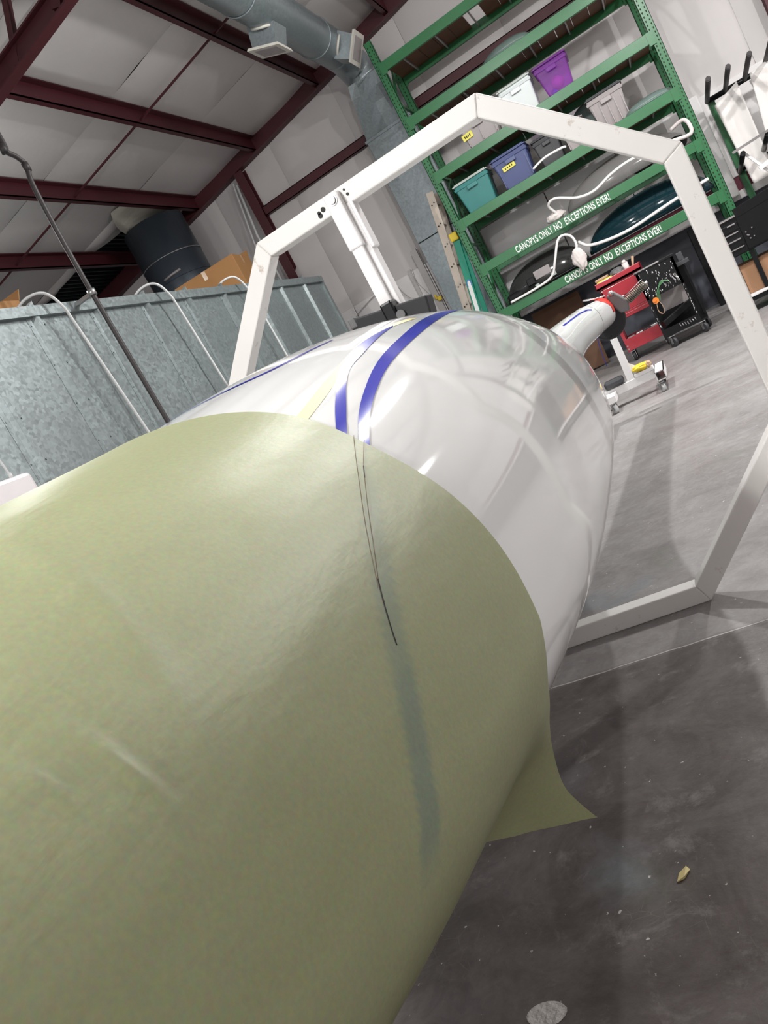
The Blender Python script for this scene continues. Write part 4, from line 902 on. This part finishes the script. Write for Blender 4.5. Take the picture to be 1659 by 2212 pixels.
for q in range(7):
    x = x0+.17+q*.03; bm = bm_(); tube(bm, [(0, 0, 0), (.006, -.006, -.04)], .005, 6); o = obj('socket', bm, 'chrome'); o.location = (x+.05, y0-.008, .235+random.uniform(-.015, .01)); tag(o, 'small socket clipped on the lower shelf edge of the black cart', 'tool', 'sockets on the lower shelf edge')
small('orange_reel', lambda b: (disc(b, (x0+.09, y0-.035, .62), .038, .04, 'y', 16), disc(b, (x0+.08, y0-.06, .63), .02, .02, 'y', 12)), 'orange', 'orange reel hung at the left of the black cart', 'reel')
for q in range(6):
    P = [(x0+.11+.01*q, y0-.03, .62-.01*q), (x0+.15+.012*q, y0-.05, .72+.012*q), (x0+.24, y0-.05, .80+.008*q-.02), (x0+.30+.006*q, y0-.03, .78-.01*q)]
    if q > 3: P = [(x0+.09, y0-.04, .60), (x0+.07, y0-.05, .52-.02*q+.06), (x0+.11, y0-.05, .44), (x0+.14, y0-.05, .50), (x0+.12, y0-.04, .60)]
    bm = bm_(); tube(bm, smooth_pts(P, 6), .003, 5); o = obj('wire', bm, 'wireg' if q < 4 else 'tan'); tag(o, 'thin green wire looping over the black cart' if q < 4 else 'tan wire loop hanging under the orange reel', 'wire', 'green wires on the black cart' if q < 4 else 'tan wire loops')
# big black tool cart at the right edge
bt = thing('tool_chest', 'large black tool chest on casters at the right edge', 'cart', (1.1, 10.5, 0))
x0, x1, y0, y1 = .60, 1.75, 10.2, 10.8
bm = bm_(); box(bm, x0, x1, y0, y1, .66, 1.07); part('chest_body', bm, 'black', bt, bevel=.006)
bm = bm_(); box(bm, x0-.02, x0+.24, y0-.02, y1, 1.07, 1.09); part('top_edge', bm, 'chrome', bt)
bm = bm_(); bar(bm, (x0+.24, y0, 1.10), (x1, y0, 1.16), .10, .05); box(bm, x0+.24, x1, y0-.02, y0+.03, .68, 1.14); part('peg_panel', bm, 'black', bt)
for q, z in enumerate((.995, .90, .82, .73)):
    bm = bm_(); box(bm, x0+.01, x0+.235, y0-.012, y0, z-.06, z+.02); d_ = part('drawer', bm, 'black', bt, bevel=.003)
    bm = bm_(); box(bm, x0+(.05 if q else .12), x0+.21, y0-.028, y0-.012, z+.002, z+.016); part('drawer_handle', bm, 'chrome', d_, bevel=.003) if False else part('drawer_handle', bm, 'chrome', bt, bevel=.003)
for q in range(22):
    bm = bm_(); disc(bm, (x0+.27+random.uniform(0, .7), y0-.026, .72+random.uniform(0, .38)), .008, .016, 'y', 10); part('peg', bm, 'chrome', bt)
for xx, yy2 in ((x0+.26, y0+.02), (x1-.05, y0+.02), (x0+.02, y1-.05), (x1-.05, y1-.05)):
    bm = bm_(); box(bm, xx-.025, xx+.025, yy2, yy2+.05, .14, .66); part('leg', bm, 'black', bt)
bm = bm_(); box(bm, x0-.02, x1, y0, y1, .17, .20); part('lower_shelf', bm, 'wainw', bt, bevel=.004)
bm = bm_(); box(bm, x0-.02, x1, y0+.02, y1, .12, .165); part('shelf_frame', bm, 'black', bt)
for xx, yy2 in ((x0+.04, y1-.1), (x0+.30, y0+.06), (x1-.1, y0+.06), (x1-.1, y1-.1)): caster(bt, xx, yy2, .06, 'rubber', .3)
cb = thing('cardboard_box', 'tan cardboard box on the lower shelf of the black chest', 'box', (.98, 10.5, .2))
bm = bm_(); box(bm, -.30, .22, -.2, .2, .0, .34); obj('carton', bm, mat('tan_carton', (.30, .16, .085), .8), cb, bevel=.006)
bm = bm_(); box(bm, .05, .20, -.202, -.2, .22, .30); obj('dark_print', bm, mat('carton_print', (.07, .05, .04), .8), cb)

# ---------------------------------------------------------------- tail dolly
td = thing('tail_dolly', 'white square-tube dolly with upright post beneath the tail', 'dolly', (-.75, 8.0, 0))
bm = bm_(); bar(bm, (-1.4, 8.0, .16), (-.46, 8.0, .16), .08, .08); part('base_tube', bm, 'ringw', td, bevel=.005)
for x in (-1.4, -.43):
    bm = bm_(); ya, yb = 7.72, 8.28
    for (a0, a1, b0, b1) in ((-.045, .045, -.045, -.037), (-.045, .045, .037, .045), (-.045, -.037, -.045, .045), (.037, .045, -.045, .045)): box(bm, x+a0, x+a1, ya, yb, .155+b0, .155+b1)
    part('end_tube', bm, 'ringw', td)
    caster(td, x-.03, 7.76, .04, 'whitep', .5); caster(td, x-.03, 8.24, .04, 'rubber', .5)
caster(td, -.92, 7.75, .045, 'whitep', .4); bm = bm_(); box(bm, -.97, -.87, 7.68, 8.0, .11, .17); part('outrigger', bm, 'ringw', td)
bm = bm_(); A = [(-.735, .19), (-.665, .19), (-.655, .66), (-.685, .62), (-.715, .66)]
a = [bm.verts.new((x, 7.965, z)) for x, z in A]; b = [bm.verts.new((x, 8.035, z)) for x, z in A]; bm.faces.new(a); bm.faces.new(b[::-1])
for q in range(5): bm.faces.new((a[q], b[q], b[(q+1) % 5], a[(q+1) % 5]))
part('post', bm, 'ringw', td)
bm = bm_(); a = [bm.verts.new(p) for p in ((-.665, 7.995, .2), (-.52, 7.995, .2), (-.665, 7.995, .36))]; b = [bm.verts.new(p) for p in ((-.665, 8.005, .2), (-.52, 8.005, .2), (-.665, 8.005, .36))]
bm.faces.new(a); bm.faces.new(b[::-1]); [bm.faces.new((a[q], b[q], b[(q+1) % 3], a[(q+1) % 3])) for q in range(3)]; part('gusset', bm, 'ringw', td)
bm = bm_(); box(bm, -.66, -.47, 7.95, 8.05, .2, .235); part('tray', bm, 'ringw', td, bevel=.004)
cloth((-.57, 7.99, .27), 'work_gloves', 'yellow and tan work gloves lying on the tail dolly', 2, (.095, .06, .035), 'yplas')
cloth((-.50, 7.97, .27), 'work_gloves', 'tan glove cuff at the right end of the yellow gloves', 6, (.03, .04, .03), 'tan')
small('grey_block', lambda b: box(b, -.95, -.76, 7.93, 8.07, .20, .28), 'dkgreyp', 'dark grey block resting on the dolly base left of the post', 'block', bevel=.025)

# ---------------------------------------------------------------- cantilever rack and sheets at the right
cr = thing('cantilever_rack', 'dark pipe cantilever rack with green uprights against the right of the wall', 'rack', (1.4, 12.4, 0))
def up(x, y, z): return (x, y, z)
bm = bm_(); bar(bm, (1.33, 12.62, 0), (1.33, 12.62, 2.52), .085, .10); part('upright', bm, 'green', cr, bevel=.004)
bm = bm_(); bar(bm, (2.35, 12.62, 0), (2.35, 12.62, 2.52), .085, .10); part('upright', bm, 'green', cr, bevel=.004)
bm = bm_(); tube(bm, [(1.27, 12.5, 2.54), (2.5, 12.5, 2.54)], .036, 12); part('cross_pipe', bm, 'black', cr)
for x in (1.28, 1.52, 1.77, 2.02):
    bm = bm_(); tube(bm, [(x, 12.5, 2.54), (x, 11.45, 2.66)], .032, 12); disc(bm, (x, 11.445, 2.66), .022, .008, 'y', 12); part('arm', bm, 'pipe', cr)
for x, z in ((1.30, 1.62), (1.62, 1.68)):
    bm = bm_(); tube(bm, [(x, 12.5, z-.10), (x, 11.45, z+.06)], .032, 12); part('arm', bm, 'black', cr)
bm = bm_(); tube(bm, [(1.27, 12.5, 1.55), (2.5, 12.5, 1.55)], .034, 12); part('cross_pipe', bm, 'black', cr)
bm = bm_(); bar(bm, (1.20, 11.45, 1.745), (2.2, 11.45, 1.81), .03, .05); o = obj('metal_bar', bm, 'chrome'); tag(o, 'bright flat metal bar lying across the lower dark arms', 'bar')
bm = bm_(); bar(bm, (1.34, 11.6, 1.66), (1.62, 11.55, 1.08), .03, .03); o = obj('white_stick', bm, 'ringw'); tag(o, 'white stick leaning down from the lower arm', 'stick')
bm = bm_(); bar(bm, (1.40, 11.5, 1.42), (2.1, 11.5, 1.58), .05, .03); o = obj('white_rail', bm, 'ringw'); tag(o, 'white rail lying level below the bright metal bar', 'rail')
random.seed(5)
SH = [((1.50, 12.25, 1.30), .17, 1.12, -.02, 'narrow white sheet panel nearest the green upright'), ((1.80, 12.15, 1.30), .20, 1.22, .16, 'white sheet panel with a slanted top under the pipe rack'), ((2.10, 12.30, 1.30), .2, 1.2, -.10, 'tall white sheet panel right of the slanted one'), ((2.48, 12.15, 1.30), .2, 1.15, .06, 'rightmost white sheet panel under the pipe rack')]
for (p, wd, ht, tl, lab) in SH:
    bm = bm_(); g = []
    for i in range(17):
        g.append([bm.verts.new(((-wd+2*wd*i/16)*(.8+.2*j/20), .035*math.sin(i*.38+p[0]*7)*(1-j/30)+.02*nz3(i*.2+p[0]*3, j*.15, 1), ht*j/20+(.12*(i/16) if p[0] < 2 else -.1*(i/16))*(j/20))) for j in range(21)])
    for i in range(16):
        for j in range(20): bm.faces.new((g[i][j], g[i+1][j], g[i+1][j+1], g[i][j+1])).smooth = True
    o = obj('white_sheet', bm, 'sheet', solid=.012); o.location = p; o.rotation_euler.y = tl; tag(o, lab, 'sheet', 'white sheet panels')
bm = bm_(); box(bm, .98+.1, 1.22, 12.7, 12.84, 1.26, 2.72); o = obj('white_board', bm, 'wainw', bevel=.02); tag(o, 'white vertical board between green rack and cantilever rack', 'board')

# ---------------------------------------------------------------- scraps on the floor
def scrap(P, z, label, m='scrap'):
    bm = bm_(); A = [bm.verts.new((x, y, .0015)) for x, y in P]; B = [bm.verts.new((x+.002, y, z*(k % 2)+.004)) for k, (x, y) in enumerate(P)]
    bm.faces.new(A[::-1]); bm.faces.new(B); n_ = len(P)
    for k in range(n_): bm.faces.new((A[k], A[(k+1) % n_], B[(k+1) % n_], B[k]))
    o = obj('paper_scrap', bm, m); tag(o, label, 'scrap')
scrap([(-.500, 1.515), (-.482, 1.522), (-.470, 1.545), (-.478, 1.553), (-.495, 1.54)], .004, 'tan tape scrap alone on the floor at the lower right')
scrap([(-1.16, 1.47), (-1.108, 1.485), (-1.12, 1.515)], .006, 'tan tape scrap on the floor peeking from behind the green paper')
bm = bm_(); P = [(.045*math.cos(a)*(1+.15*nz3(math.cos(a)*2, math.sin(a)*2, 4)), .03*math.sin(a)) for a in [k*math.pi/10 for k in range(20)]]
bm.faces.new([bm.verts.new((x, y, .0008)) for x, y in P]); o = obj('paint_spot', bm, mat('grey_paint_spot', (.55, .52, .50), .8, bump=.8, bscale=60), floor); o.location = (-.775, 1.225, 0)
